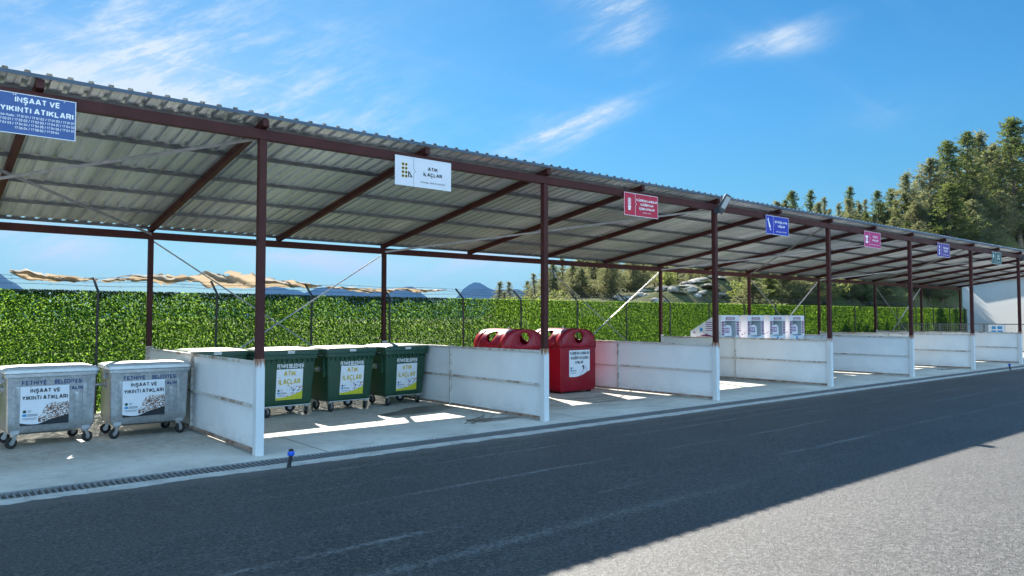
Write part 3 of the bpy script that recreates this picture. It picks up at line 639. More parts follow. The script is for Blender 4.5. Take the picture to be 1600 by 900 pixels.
sign(8.41, (0.42, 0.004, 0.035), [('FLÜORESAN LAMBALAR', .335, .050, .70), ('VE DİĞER CIVA', .245, .050, .44), ('İÇEREN ATIKLAR', .155, .050, .52)], [('Atık Kodu : 20 01 21', .085, .022, .28)], 'red sign with three lines of white letters and a lamp symbol', icon='lamp')
sign(13.95, (0.006, 0.018, 0.33), [('BİTKİSEL ATIK', .315, .060, .62), ('YAĞLAR', .205, .060, .36)], [('Atık Kodu : 20 01 25', .075, .030, .50)], 'bright blue sign with white letters and a bottle symbol', icon='bottle')
sign(19.52, (0.42, 0.004, 0.13), [('TEKSTİL', .315, .062, .36), ('ATIKLAR', .205, .062, .40)], [('Atık Kodu : 20 01 11', .085, .028, .60)], 'magenta sign with two lines of white letters', icon='shirt')
sign(25.20, (0.06, 0.012, 0.22), [('TÜKENMİŞ', .305, .066, .48), ('PİLLER', .195, .066, .32)], [('Atık Kodu : 20 01 33', .075, .028, .60)], 'dark purple sign with three small white symbols', icon='cells')
sign(30.75, (0.004, 0.065, 0.055), [('CAM', .315, .070, .22), ('ATIK', .205, .070, .32)], [('Atık Kodu : 20 01 02', .075, .028, .50)], 'dark teal sign, smallest and farthest to the right', icon='jar')

# ------------------------------------------------------------------ flood lamps
def lamp(x, label):
    t = thing('flood_lamp', (x, -0.06, 4.56), label, 'lamp', 'flood lamps on the shelter posts')
    mb = MB(); mb.box(-0.12, 0.06, -0.03, 0.0, 0.0, 0.09); mb.bar((-0.03, -0.03, 0.03), (-0.06, -0.14, 0.06), 0.06, 0.06); mb.build('bracket', M_lamp, t, bevel=0.008)
    hd = MB(); Rm = Matrix.Translation((-0.06, -0.17, 0.05)) @ Matrix.Rotation(R(14), 4, 'Y') @ Matrix.Rotation(R(24), 4, 'X') @ Matrix.Scale(0.88, 4)
    def T(p): return Rm @ Vector(p)
    rings = []
    for z, hx, hy, yo in ((-0.08, 0.07, 0.04, 0), (0.0, 0.115, 0.05, 0), (0.05, 0.125, 0.035, 0), (0.42, 0.12, 0.03, 0), (0.455, 0.105, 0.024, 0), (0.465, 0.08, 0.015, 0)):
        rings.append([T(p) for p in rrect(hx, hy, min(hx, hy) * 0.5, z, 0, yo)])
    hd.loft(rings); head = hd.build('head', M_lamp, t, smooth_deg=40)
    ln = MB(); ln.prism([T((-0.09, -0.037, 0.075)), T((0.09, -0.037, 0.075)), T((0.09, -0.037, 0.415)), T((-0.09, -0.037, 0.415))], (Rm.to_3x3() @ Vector((0, 0.012, 0)))); ln.build('lens', M_led, head)
    return t
lamp(2 * BAY, 'dark flood lamp with a pale lens on the post right of the red sign')
lamp(6 * BAY, 'dark flood lamp at the far right end, near the teal sign')

# ------------------------------------------------------------------ wheels
def castor(parent, x, y, z_top, r, ang, fork_m, wide=0.045):
    t = MB(); c, s_ = math.cos(ang), math.sin(ang)
    ax = Vector((-s_, c, 0)); fw_ = Vector((c, s_, 0)); off = fw_ * r * 0.45
    ctr = Vector((x, y, r)) + off
    t.cyl((x, y, z_top - 0.012), (0, 0, 1), 0.05, 0.024, 12)
    for sg in (-1, 1):
        q = ax * sg * (wide / 2 + 0.012)
        t.bar(Vector((x, y, z_top - 0.02)) + q, ctr + q, 0.006, 0.055, fw_)
    t.bar(Vector((x, y, z_top - 0.03)) - ax * (wide / 2 + .015), Vector((x, y, z_top - 0.03)) + ax * (wide / 2 + .015), 0.07, 0.012)
    f = t.build('castor', fork_m, parent, smooth_deg=40)
    prof = [(0.45, -0.5), (0.9, -0.5), (1.0, -0.28), (1.0, 0.28), (0.9, 0.5), (0.45, 0.5)]
    w = MB(); n = 22; u = fw_; v = Vector((0, 0, 1)); b = 0
    for i in range(n):
        a = 2 * math.pi * i / n
        for pr_, pw in prof: w.v.append(tuple(ctr + (u * math.cos(a) + v * math.sin(a)) * r * pr_ + ax * pw * wide))
    m2 = len(prof)
    for i in range(n):
        for j in range(m2):
            w.f.append((i * m2 + j, i * m2 + (j + 1) % m2, ((i + 1) % n) * m2 + (j + 1) % m2, ((i + 1) % n) * m2 + j))
    w.build('tyre', M_rubber, f, smooth_deg=35)
    h = MB(); h.cyl(ctr, ax, r * 0.46, wide * 0.6, 16); h.cyl(ctr, ax, r * 0.22, wide * 1.5, 10); h.build('hub', fork_m, f)
    return f

def small_logo(fc, parent, x, z, sc, mkmb=None):
    mb = MB(); fc.disc(mb, x + 0.028 * sc, z + 0.075 * sc, 0.024 * sc, 0.0045); mb.build('emblem', M_dgreenp, parent)
    mb = MB(); fc.rect(mb, x, x + 0.055 * sc, z, z + 0.036 * sc, 0.0045); mb.build('emblem', M_cyanp, parent)
    mb = MB()
    fc.rect(mb, x + .07 * sc, x + .115 * sc, z + .083 * sc, z + .092 * sc, .0045); fc.rect(mb, x + .07 * sc, x + .11 * sc, z + .066 * sc, z + .074 * sc, .0045)
    fc.rect(mb, x + .065 * sc, x + .20 * sc, z + .022 * sc, z + .034 * sc, .0045); fc.rect(mb, x + .065 * sc, x + .20 * sc, z + .002 * sc, z + .014 * sc, .0045)
    fc.rect(mb, x - .005 * sc, x + .19 * sc, z - .032 * sc, z - .024 * sc, .0045); fc.rect(mb, x + .01 * sc, x + .19 * sc, z - .05 * sc, z - .043 * sc, .0045)
    mb.build('small_print', M_greyp, parent)

# ------------------------------------------------------------------ galvanised containers
def metal_bin(poster_x, label, missing):
    t = thing('metal_container', (0, 0, 0), label, 'waste container', 'galvanised wheeled containers')
    def yf(z): return -0.49 + 0.030 * (1.12 - z) / 0.76 if z > 0.36 else -0.46
    body = MB()
    rings = [rrect(0.50, 0.36, 0.06, 0.20), rrect(0.570, 0.435, 0.06, 0.235), rrect(0.590, 0.459, 0.03, 0.31)]
    for z in (0.40, 0.6, 0.85, 1.05): rings.append(rrect(0.588 + 0.018 * (z - .33) / .8, -yf(z), 0.025, z))
    rings += [rrect(0.61, 0.49, 0.025, 1.085), rrect(0.635, 0.515, 0.04, 1.09), rrect(0.635, 0.515, 0.04, 1.14), rrect(0.60, 0.48, 0.04, 1.142)]
    body.loft(rings)
    # pressed ribs
    rb = MB()
    for cx in (-0.45, -0.335, 0.335, 0.45):
        z0, z1 = 0.36, (0.95 if abs(cx) > .4 else 0.82)
        hw = 0.034; pts = [(cx - hw, z0)] + [(cx + hw, z0)] + [(cx + hw * math.cos(a), z1 - hw + hw * math.sin(a)) for a in [R(15 * q) for q in range(0, 13)]]
        front = [(x, yf(z) - 0.020, z) for x, z in pts]; n = len(pts)
        inn = [(cx + (x - cx) * 0.72, yf(z) - 0.022, z0 + (z - z0) * 0.97 + 0.008) for x, z in pts]
        back = [(x, yf(z) + 0.004, z) for x, z in pts]
        rb.add(back + front + inn, [(i, (i + 1) % n, n + (i + 1) % n, n + i) for i in range(n)] + [(n + i, n + (i + 1) % n, 2 * n + (i + 1) % n, 2 * n + i) for i in range(n)] + [tuple(range(2 * n, 3 * n))])
    body.add(rb.v, rb.f); bo = body.build('body', M_bin, t, smooth_deg=35)
    # lid: shallow dome with rolled edge
    ld = MB(); ld.loft([rrect(0.625, 0.505, 0.05, 1.143), rrect(0.645, 0.525, 0.06, 1.150), rrect(0.645, 0.525, 0.06, 1.190), rrect(0.63, 0.51, 0.07, 1.212), rrect(0.59, 0.47, 0.09, 1.228), rrect(0.45, 0.34, 0.12, 1.240), rrect(0.20, 0.14, 0.10, 1.244)])
    lo = ld.build('lid', M_binlid, t, smooth_deg=50)
    hd = MB()
    for sx_ in (-0.3, 0.3): hd.tube([(sx_ - .08, -0.515, 1.165), (sx_ - .075, -0.545, 1.175), (sx_ + .075, -0.545, 1.175), (sx_ + .08, -0.515, 1.165)], 0.009, 6)
    # lifting trunnions and side brackets
    for sg in (-1, 1):
        tr_ = MB(); tr_.cyl((sg * 0.665, -0.02, 0.88), (1, 0, 0), 0.022, 0.16, 12); tr_.cyl((sg * 0.61, -0.02, 0.88), (1, 0, 0), 0.06, 0.03, 14)
        tr_.box(min(sg * .632, sg * .66), max(sg * .632, sg * .66), -0.20, -0.12, 0.98, 1.21); tr_.box(min(sg * .60, sg * .632), max(sg * .60, sg * .632), -0.19, -0.13, 1.0, 1.07)
        tr_.build('lifting_pin', M_bin, t, bevel=0.004)
    # corner feet and castors
    for sx_, sy, an in ((-1, -1, 200), (1, -1, 20), (-1, 1, 170), (1, 1, 200)):
        br = MB(); x0 = sx_ * 0.48; y0 = sy * 0.37
        br.box(x0 - 0.062, x0 + 0.062, y0 - 0.062 - (0.016 if sy < 0 else 0), y0 + 0.062, 0.215, 0.33); br.build('corner_bracket', M_bin, t, bevel=0.006)
        castor(t, x0, y0, 0.214, 0.085, R(an), M_zinc)
    fc = Face(yf)
    fc.line(bo, M_bluep, 'FETHİYE', -0.245, 0.965, 0.068, 0.33, 0.03); fc.line(bo, M_bluep, 'BELEDİYESİ', 0.215, 0.965, 0.068, 0.38, 0.03); fc.line(bo, M_bluep, 'TALIM', 0.315, 0.860, 0.060, 0.21, 0.05, 0.004)
    # poster
    px0, px1, pz0, pz1 = poster_x - 0.325, poster_x + 0.325, 0.345, 0.945
    mb = MB(); fc.rect(mb, px0, px1, 0.362, pz1, 0.026); fc.shape(mb, [(px0, .362), (px0, pz0), (px1, pz0), (px1, .362)], 0.026)
    mb2 = MB(); mb2.prism([(px0, yf(pz1) - 0.024, pz1), (px1, yf(pz1) - 0.024, pz1), (px1, yf(0.362) - 0.024, pz0), (px0, yf(0.362) - 0.024, pz0)], (0, 0.003, 0))
    po = mb2.build('poster', M_paper, t)
    f2 = Face(lambda z: yf(max(z, 0.362)) + 0.0035 - 0.0275 if z > .362 else yf(0.362) - 0.024)
    pf = Face(lambda z: (yf(pz1) - 0.024) + ((yf(0.362)) - yf(pz1)) * (pz1 - z) / (pz1 - pz0))
    pf.line(po, M_blackp, 'İNŞAAT VE', poster_x, 0.845, 0.064, 0.40, 0.03); pf.line(po, M_blackp, 'YIKINTI ATIKLARI', poster_x, 0.735, 0.068, 0.61, 0.03)
    wave = [(px0 + .65 * q / 12, pz0 + 0.045 - 0.03 * math.sin(math.pi * min(1, q / 7)) + 0.10 * max(0, (q - 4) / 8) ** 1.3) for q in range(13)]
    mb = MB(); pf.shape(mb, [(px0, pz0 + .001), (px1, pz0 + .001)] + wave[::-1], 0.003); mb.build('print_band', M_blackp, po)
    pic = [(px0 + 0.24, pz0 + 0.045), (px0 + 0.36, pz0 + 0.05), (px0 + .5, pz0 + .085), (px1, pz0 + 0.15), (px1, pz0 + 0.345), (px1 - .12, pz0 + .335), (px1 - 0.22, pz0 + 0.345), (px1 - .3, pz0 + .31), (px0 + 0.31, pz0 + 0.25), (px0 + .29, pz0 + .17), (px0 + .24, pz0 + .12)]
    mb = MB(); pf.shape(mb, pic, 0.002); mb.build('print_picture', M_rubble, po)
    small_logo(pf, po, px0 + 0.03, pz0 + 0.14, 1.0)
    return t
b1 = metal_bin(-0.10, 'galvanised container nearest the left edge with a rubble poster', 0); b1.location = (-2.20, 3.34, 0); b1.rotation_euler.z = R(1.5)
b2 = copy_tree(b1); b2['label'] = 'galvanised container standing against the nearest white partition, rubble poster on its front'; b2.location = (-0.755, 3.36, 0); b2.rotation_euler.z = R(-1.5)

for c_ in kids(b2):
    if c_.name.startswith('poster'): c_.location = (0.012, 0, 0.010); c_.rotation_euler = (0, R(-0.8), 0)
# ------------------------------------------------------------------ green containers
def green_bin():
    t = thing('green_container', (0, 0, 0), 'x', 'waste container', 'green plastic wheeled containers')
    def yf(z): return -0.40 - 0.075 * (z - 0.30) / 0.95
    body = MB(); rings = [rrect(0.48, 0.36, 0.06, 0.215), rrect(0.515, 0.39, 0.06, 0.245)]
    for z in (0.30, 0.5, 0.75, 1.0, 1.16): rings.append(rrect(0.525 + 0.05 * (z - .3) / .9, -yf(z), 0.05, z))
    rings += [rrect(0.575, 0.477, 0.05, 1.165), rrect(0.605, 0.505, 0.05, 1.17), rrect(0.605, 0.505, 0.05, 1.25), rrect(0.57, 0.47, 0.04, 1.252)]
    body.loft(rings)
    rb = body
    for q in range(10): rb.box(-0.50 + q * 0.111 - 0.008, -0.50 + q * 0.111 + 0.008, -0.505, -0.46, 1.10, 1.168)
    for sg in (-1, 1):
        for yy in (-0.3, 0.3): rb.box(min(sg * .55, sg * .60), max(sg * .55, sg * .60), yy - .03, yy + .03, 0.75, 1.168)
    bo = body.build('body', M_green, t, smooth_deg=35)
    ld = MB(); ld.loft([rrect(0.60, 0.50, 0.05, 1.253), rrect(0.625, 0.515, 0.05, 1.258), rrect(0.625, 0.515, 0.05, 1.335), rrect(0.61, 0.50, 0.05, 1.352), rrect(0.45, 0.38, 0.10, 1.385), rrect(0.2, 0.15, 0.08, 1.392)])
    lo = ld.build('lid', M_greenlid, t, smooth_deg=35)
    mb = MB()
    for dz in (0.0, 0.026): mb.box(-0.075, 0.075, -0.522, -0.515, 1.285 + dz, 1.301 + dz)
    mb.build('label_strip', M_whitep, lo)
    for sg in (-1, 1):
        tr_ = MB(); tr_.cyl((sg * 0.64, -0.02, 0.90), (1, 0, 0), 0.022, 0.16, 12); tr_.box(min(sg * .55, sg * .60), max(sg * .55, sg * .60), -0.09, 0.05, 0.84, 0.96); tr_.build('lifting_pin', M_zinc, t)
        hb = MB(); hb.tube([(sg * 0.60, -0.30, 1.21), (sg * 0.655, -0.29, 1.215), (sg * 0.655, 0.29, 1.215), (sg * 0.60, 0.30, 1.21)], 0.014, 8); hb.build('handle', M_greenlid, t, smooth_deg=40)
    fr = MB(); fr.tube([(-0.5, -0.405, 0.225), (0.5, -0.405, 0.225)], 0.012, 8); fr.build('foot_bar', M_zinc, t)
    for sx_, sy, an in ((-1, -1, 30), (1, -1, 75), (-1, 1, 20), (1, 1, 160)):
        castor(t, sx_ * 0.44, sy * 0.32, 0.214, 0.10, R(an), M_zinc, 0.05)
    fc = Face(yf)
    fc.line(bo, M_whitep, 'FETHİYE BELEDİYESİ', 0.02, 0.985, 0.085, 0.57, 0.03)
    px0, px1, pz0, pz1 = -0.275, 0.295, 0.345, 0.965
    mb = MB(); a = [(px0, yf(pz1) - .004, pz1), (px1, yf(pz1) - .004, pz1), (px1, yf(pz0) - .004, pz0), (px0, yf(pz0) - .004, pz0)]
    mb.prism(a, (0, 0.003, 0)); po = mb.build('poster', M_paper, t)
    pf = Face(lambda z: yf(z) - .004); cx = (px0 + px1) / 2
    pf.line(po, M_yellowp, 'ATIK', cx, 0.825, 0.105, 0.265, 0.03); pf.line(po, M_yellowp, 'İLAÇLAR', cx, 0.655, 0.110, 0.47, 0.03)
    wave = [(px0 + .57 * q / 12, pz0 + 0.045 + 0.13 * (q / 12) ** 2.2) for q in range(13)]
    mb = MB(); pf.shape(mb, [(px0, pz0 + .001), (px1, pz0 + .001)] + wave[::-1], 0.003); mb.build('print_band', M_limep, po)
    pic = [(px0 + .22, pz0 + .06), (px0 + .34, pz0 + .075), (px0 + .46, pz0 + .115), (px1, pz0 + .19), (px1, pz0 + .29), (px1 - .08, pz0 + .285), (px1 - .16, pz0 + .26), (px0 + .28, pz0 + .27), (px0 + .24, pz0 + .20)]
    mb = MB(); pf.shape(mb, pic, 0.0025); mb.build('print_picture', M_pills, po)
    small_logo(pf, po, px0 + 0.03, pz0 + 0.12, 0.95)
    return t
gb = green_bin()
for i, (x, y, rz, lb) in enumerate([(2.02, 4.18, 3, 'green container beside the nearest shelter post, medicine poster with yellow letters'), (3.44, 4.28, 4, 'green container in the middle of the row with a medicine poster'),
                                    (4.93, 4.47, 5, 'green container at the right end of the row against the white partition'), (0.72, 4.62, 2, 'green container mostly hidden behind the nearest white partition, only its lid showing')]):
    o = gb if i == 0 else copy_tree(gb); o.location = (x, y, 0); o.rotation_euler.z = R(rz); o['label'] = lb
    for c_ in kids(o):
        if c_.name.startswith('poster'): c_.location = ((0, .01, .025, 0)[i], 0, (0, .008, -.012, 0)[i]); c_.rotation_euler = (0, R((0, 1.0, -0.7, 0)[i]), 0)

# ------------------------------------------------------------------ red bell containers
def red_bank():
    t = thing('red_recycling_bank', (0, 0, 0), 'x', 'recycling bank', 'red recycling banks')
    HW, HD = 0.66, 0.62; Z0, ZS = 0.06, 1.20; RISE = 0.52
    def arch(u, grow=0.0):                       # u 0..1 from left springing over the top to the right one
        a = math.pi * (1 - u); e = 0.75
        return (HW + grow) * math.copysign(abs(math.cos(a)) ** e, math.cos(a)), ZS + (RISE + grow) * abs(math.sin(a)) ** e
    # body: box with a bulged left/right wall and shoulder lip
    body = MB()
    body.loft([rrect(HW - 0.05, HD - 0.03, 0.03, Z0), rrect(HW - 0.005, HD, 0.04, Z0 + 0.07), rrect(HW, HD, 0.04, ZS - 0.04), rrect(HW, HD, 0.04, ZS)], cap=False)
    bo = body.build('body', M_red, t, smooth_deg=30)
    # vaulted hood with round openings in the two end arches and in both haunches
    hood = MB(); n = 28
    def ringhole(fn, c, r, box):
        """patch around a round hole; fn maps (u,v) to 3D; box=(u0,u1,v0,v1)"""
        u0, u1, v0, v1 = box; m = 32; outer = []; inner = []
        for i in range(m):
            a = 2 * math.pi * (i + 0.5) / m; dx, dy = math.cos(a), math.sin(a)
            s_ = min((((u1 - c[0]) if dx > 0 else (u0 - c[0])) / dx) if abs(dx) > 1e-6 else 9e9, (((v1 - c[1]) if dy > 0 else (v0 - c[1])) / dy) if abs(dy) > 1e-6 else 9e9)
            outer.append((c[0] + dx * s_, c[1] + dy * s_)); inner.append((c[0] + dx * r[0], c[1] + dy * r[1]))
        # push outer points nearest to the corners onto them
        for cu, cv in ((u0, v0), (u0, v1), (u1, v0), (u1, v1)):
            j = min(range(m), key=lambda i: ((outer[i][0] - cu) / (u1 - u0)) ** 2 + ((outer[i][1] - cv) / (v1 - v0)) ** 2); outer[j] = (cu, cv)
        rings = [[fn(*(o_[0] + (i_[0] - o_[0]) * q, o_[1] + (i_[1] - o_[1]) * q)) for o_, i_ in zip(outer, inner)] for q in (0, .25, .5, .75, 1)]
        b = len(hood.v)
        for rg in rings: hood.v.extend(tuple(p) for p in rg)
        for k_ in range(4):
            for i in range(m):
                i2 = (i + 1) % m; hood.f.append((b + k_ * m + i, b + k_ * m + i2, b + (k_ + 1) * m + i2, b + (k_ + 1) * m + i))
    # end faces: map u to arch, v from centre line
    for sg in (-1, 1):
        cz, rr_ = ZS + 0.28, 0.155; m = 48; outer = []
        out2 = [arch(i / (m - 8)) for i in range(m - 7)] + [(HW - 2 * HW * q / 8, ZS) for q in range(1, 8)]
        out2 = out2[:m]
        inner = []
        for (x, z) in out2:
            a = math.atan2(z - cz, x); inner.append((rr_ * math.cos(a), cz + rr_ * math.sin(a)))
        b = len(hood.v); yy = sg * HD
        for q in (0, 0.5, 1):
            for (xo, zo), (xi, zi) in zip(out2, inner): hood.v.append((xo + (xi - xo) * q, yy, zo + (zi - zo) * q))
        for q in range(2):
            for i in range(m):
                i2 = (i + 1) % m; hood.f.append((b + q * m + i, b + q * m + i2, b + (q + 1) * m + i2, b + (q + 1) * m + i))
    # vault: left haunch with hole, crown, right haunch with hole
    def vf(u, v): x, z = arch(u); return (x, v, z)
    for u0, u1 in ((0.0, 0.42), (0.58, 1.0)):
        ringhole(vf, ((u0 + u1) / 2 + (0.0), 0.0), (0.125, 0.155), (u0, u1, -HD + 0.22, HD - 0.22))
        for v0, v1 in ((-HD, -HD + 0.22), (HD - 0.22, HD)):
            for q in range(12):
                ua, ub = u0 + (u1 - u0) * q / 12, u0 + (u1 - u0) * (q + 1) / 12; hood.add([vf(ua, v0), vf(ub, v0), vf(ub, v1), vf(ua, v1)], [(0, 1, 2, 3)])
    for q in range(8):
        ua, ub = 0.42 + 0.16 * q / 8, 0.42 + 0.16 * (q + 1) / 8; hood.add([vf(ua, -HD), vf(ub, -HD), vf(ub, HD), vf(ua, HD)], [(0, 1, 2, 3)])
    ho = hood.build('hood', M_red, t, smooth_deg=40)
    bm = bmesh.new(); bm.from_mesh(ho.data); bmesh.ops.remove_doubles(bm, verts=bm.verts, dist=0.002); bmesh.ops.recalc_face_normals(bm, faces=bm.faces); bm.to_mesh(ho.data); bm.free()
    md = ho.modifiers.new('thickness', 'SOLIDIFY'); md.thickness = 0.012; md.offset = -1
    for sg in (-1, 1):
        sm = MB(); sm.tube([(sg * (HW + .004), -HD + .03, ZS), (sg * (HW + .004), HD - .03, ZS)], 0.013, 6); sm.build('seam', M_red, t, smooth_deg=60)
    fl = MB(); fl.poly([(-HW + .06, -HD + .05, 0.2), (HW - .06, -HD + .05, 0.2), (HW - .06, HD - .05, 0.2), (-HW + .06, HD - .05, 0.2)]); fl.build('floor', M_redin, t)
    ft = MB()
    for sx_ in (-1, 1):
        for sy in (-1, 1): ft.box(sx_ * .5 - .05, sx_ * .5 + .05, sy * .48 - .05, sy * .48 + .05, 0, Z0 + 0.01)
    ft.build('feet', M_redin, t)
    lg = MB()
    lg.tube([(-0.02, 0, ZS + RISE), (-0.02, 0, ZS + RISE + 0.05), (0.02, 0, ZS + RISE + 0.05), (0.02, 0, ZS + RISE)], 0.010, 6); lg.build('lifting_eye', M_zinc, t)
    fc = Face(-HD - 0.001)
    x0, x1, z0, z1 = -0.36, 0.41, 0.43, 1.14
    out = [(x0, z1), (x1, z1), (x1, z0 + 0.16), (x1 - 0.10, z0 + 0.13), (x1 - 0.25, z0 + 0.06), (x1 - 0.42, z0 + 0.015), (x0 + 0.2, z0), (x0, z0 + 0.01)]
    mb = MB(); mb.prism([(x, -HD - 0.005, z) for x, z in out], (0, 0.004, 0)); po = mb.build('poster', M_paper, t)
    pf = Face(-HD - 0.005); cx = (x0 + x1) / 2
    pf.line(po, M_blackp, 'FLÜORESAN LAMBALAR', cx, 1.02, 0.08, 0.71, 0.03); pf.line(po, M_blackp, 'VE DİĞER CIVA İÇEREN', cx, 0.895, 0.08, 0.67, 0.03); pf.line(po, M_blackp, 'ATIKLAR', cx - 0.02, 0.775, 0.08, 0.29, 0.03)
    mb = MB(); pf.shape(mb, [(0.10, .69), (0.13, .735), (0.18, .73), (0.205, .67), (0.19, .61), (0.155, .62), (0.16, .66), (0.125, .70)]); mb.build('print_picture', M_blackp, po)
    mb = MB()
    for (xa, za), (xb, zb) in (((0.15, .62), (0.0, z0 + .02)), ((0.17, .62), (0.06, z0 + .02)), ((0.25, .74), (0.31, z0 + .14)), ((0.21, .74), (0.28, z0 + .14))):
        pf.shape(mb, [(xa, za), (xa + .01, za), (xb + .01, zb), (xb, zb)])
    mb.build('print_lines', M_greyp, po)
    small_logo(pf, po, x0 + 0.035, z0 + 0.15, 1.15)
    return t
rb1 = red_bank(); rb1.location = (9.95, 4.02, 0); rb1['label'] = 'red recycling bank standing on the right, its white poster in full view'
rb2 = copy_tree(rb1); rb2.location = (8.05, 4.05, 0); rb2.rotation_euler.z = R(1); rb2['label'] = 'red recycling bank mostly hidden behind a white partition, arched hood showing'

# ------------------------------------------------------------------ clothing banks
def bank():
    t = thing('clothing_bank', (0, 0, 0), 'x', 'clothing bank', 'white clothing banks')
    HW, H, Dp = 0.53, 2.10, 1.25
    # side profile: front upright, roof sloping to the back; front has a recess
    prof = [(0, 0.05), (Dp, 0.05), (Dp, 1.55), (0.22, H), (0.0, H)]
    mb = MB()
    for sg in (-1, 1): mb.prism([(sg * HW, y, z) for y, z in prof], (-sg * 0.02, 0, 0))
    mb.build('side_panels', M_bankw, t)
    mb = MB(); mb.add([(-HW + .021, Dp - .003, .05), (HW - .021, Dp - .003, .05), (HW - .021, Dp - .003, 1.55), (-HW + .021, Dp - .003, 1.55), (HW - .021, .22, H - .004), (-HW + .021, .22, H - .004), (HW - .021, 0.001, H - .004), (-HW + .021, 0.001, H - .004)], [(0, 1, 2, 3), (3, 2, 4, 5), (5, 4, 6, 7)]); mb.build('roof', M_bankw, t)
    # front frame round the opening
    ox, oz0, oz1 = 0.34, 1.36, 1.90
    fr = MB(); fr.box(-HW + .021, -ox, 0.003, 0.03, oz0, oz1); fr.box(ox, HW - .021, 0.003, 0.03, oz0, oz1); fr.box(-HW + .021, HW - .021, 0.003, 0.03, oz1 + .001, H - .006); fr.box(-HW + .021, HW - .021, 0.003, 0.03, 0.05, oz0 - .001)
    fo = fr.build('front_panel', M_bankw, t)
    rc = MB(); rc.add([(-ox, .031, oz0), (ox, .031, oz0), (ox, .031, oz1), (-ox, .031, oz1), (-ox, .36, oz0), (ox, .36, oz0), (ox, .36, oz1), (-ox, .36, oz1)], [(0, 1, 5, 4), (1, 2, 6, 5), (2, 3, 7, 6), (3, 0, 4, 7), (4, 5, 6, 7)]); rc.build('recess', M_chute, t)
    ch = MB()
    pts = [(-0.22 - 0.02, 0.0)] + [(-0.02 - 0.21 * math.cos(R(a)), 0.24 + 0.13 * math.sin(R(a))) for a in range(0, 181, 20)] + [(0.20, 0.0)]
    ch.prism([(x - .04, 0.06, oz0 + 0.03 + z) for x, z in pts], (0, 0.25, 0)); ch.build('chute', M_bankw, t, smooth_deg=40)
    ft = MB()
    for sx_ in (-.4, .4):
        for yy in (.1, Dp - .1): ft.box(sx_ - .05, sx_ + .05, yy - .05, yy + .05, 0, 0.052)
    ft.build('feet', M_black, t)
    fc = Face(0.003)
    mb = MB()
    for sg in (-1, 1):
        for za, zb in ((1.74, 1.88), (1.62, 1.72), (1.42, 1.60)): fc.rect(mb, sg * .43 - .065, sg * .43 + .065, za, zb)
    fc.rect(mb, -0.26, 0.26, 1.945, 2.02); mb.build('label_strip', M_purple, fo)
    mb = MB()
    for sg in (-1, 1):
        for za in (1.80, 1.665, 1.52, 1.47): fc.rect(mb, sg * .43 - .045, sg * .43 + .045, za, za + .02, .004)
    fc.rect(mb, -0.20, 0.20, 1.975, 1.992, .004); mb.build('small_print', M_whitep, fo)
    mb = MB(); f2 = Face(0.06); f2.rect(mb, -0.255, 0.02, 1.50, 1.67, .003); nb_ = mb.build('number_plate', M_lavp, t)
    f2.line(nb_, M_whitep, '59', -0.118, 1.525, 0.12, 0.22, 0.02, .005)
    mb = MB(); fc.disc(mb, 0.0, 1.25, 0.075); fc.rect(mb, -.20, .20, 1.335, 1.352); fc.shape(mb, [(-.06, 1.05), (.09, 1.05), (.07, 1.20), (-.02, 1.20)]); mb.build('emblem', M_cyanp, fo)
    # printed left side
    s = MB(); s2 = MB(); s3 = MB()
    xs = -HW - 0.002
    def sp(m_, y, z, r, n=10): m_.poly([(xs, y + r * math.cos(2 * math.pi * i / n), z + r * math.sin(2 * math.pi * i / n)) for i in range(n)])
    s.poly([(xs, 0.60 + 0.38 * math.cos(R(a)), 1.22 + 0.22 * math.sin(R(a))) for a in range(0, 181, 15)]); s.build('print_arc', M_purple, t)
    rnd = random.Random(3)
    for q in range(22): sp(s2, rnd.uniform(.05, 1.15), rnd.uniform(1.2, 1.55), rnd.uniform(.012, .03), 6)
    for q in range(5): s2.poly([(xs, .25, 1.56 + q * .07), (xs, .62, 1.56 + q * .07), (xs, .62, 1.585 + q * .07), (xs, .25, 1.585 + q * .07)])
    s2.build('small_print', M_lavp, t); sp(s3, .80, 1.60, .07); s3.build('emblem', M_cyanp, t)
    return t
bk_ = bank()
for i, (x, y, lb) in enumerate([(17.63, 3.85, 'white clothing bank at the left of its row, printed sloping side in view'), (19.18, 3.85, 'white clothing bank, second from the left in the row of four'),
                                (20.61, 3.85, 'white clothing bank, third from the left in the row of four'), (21.95, 3.85, 'white clothing bank at the right end of the row of four')]):
    o = bk_ if i == 0 else copy_tree(bk_); o.location = (x, y, 0); o['label'] = lb

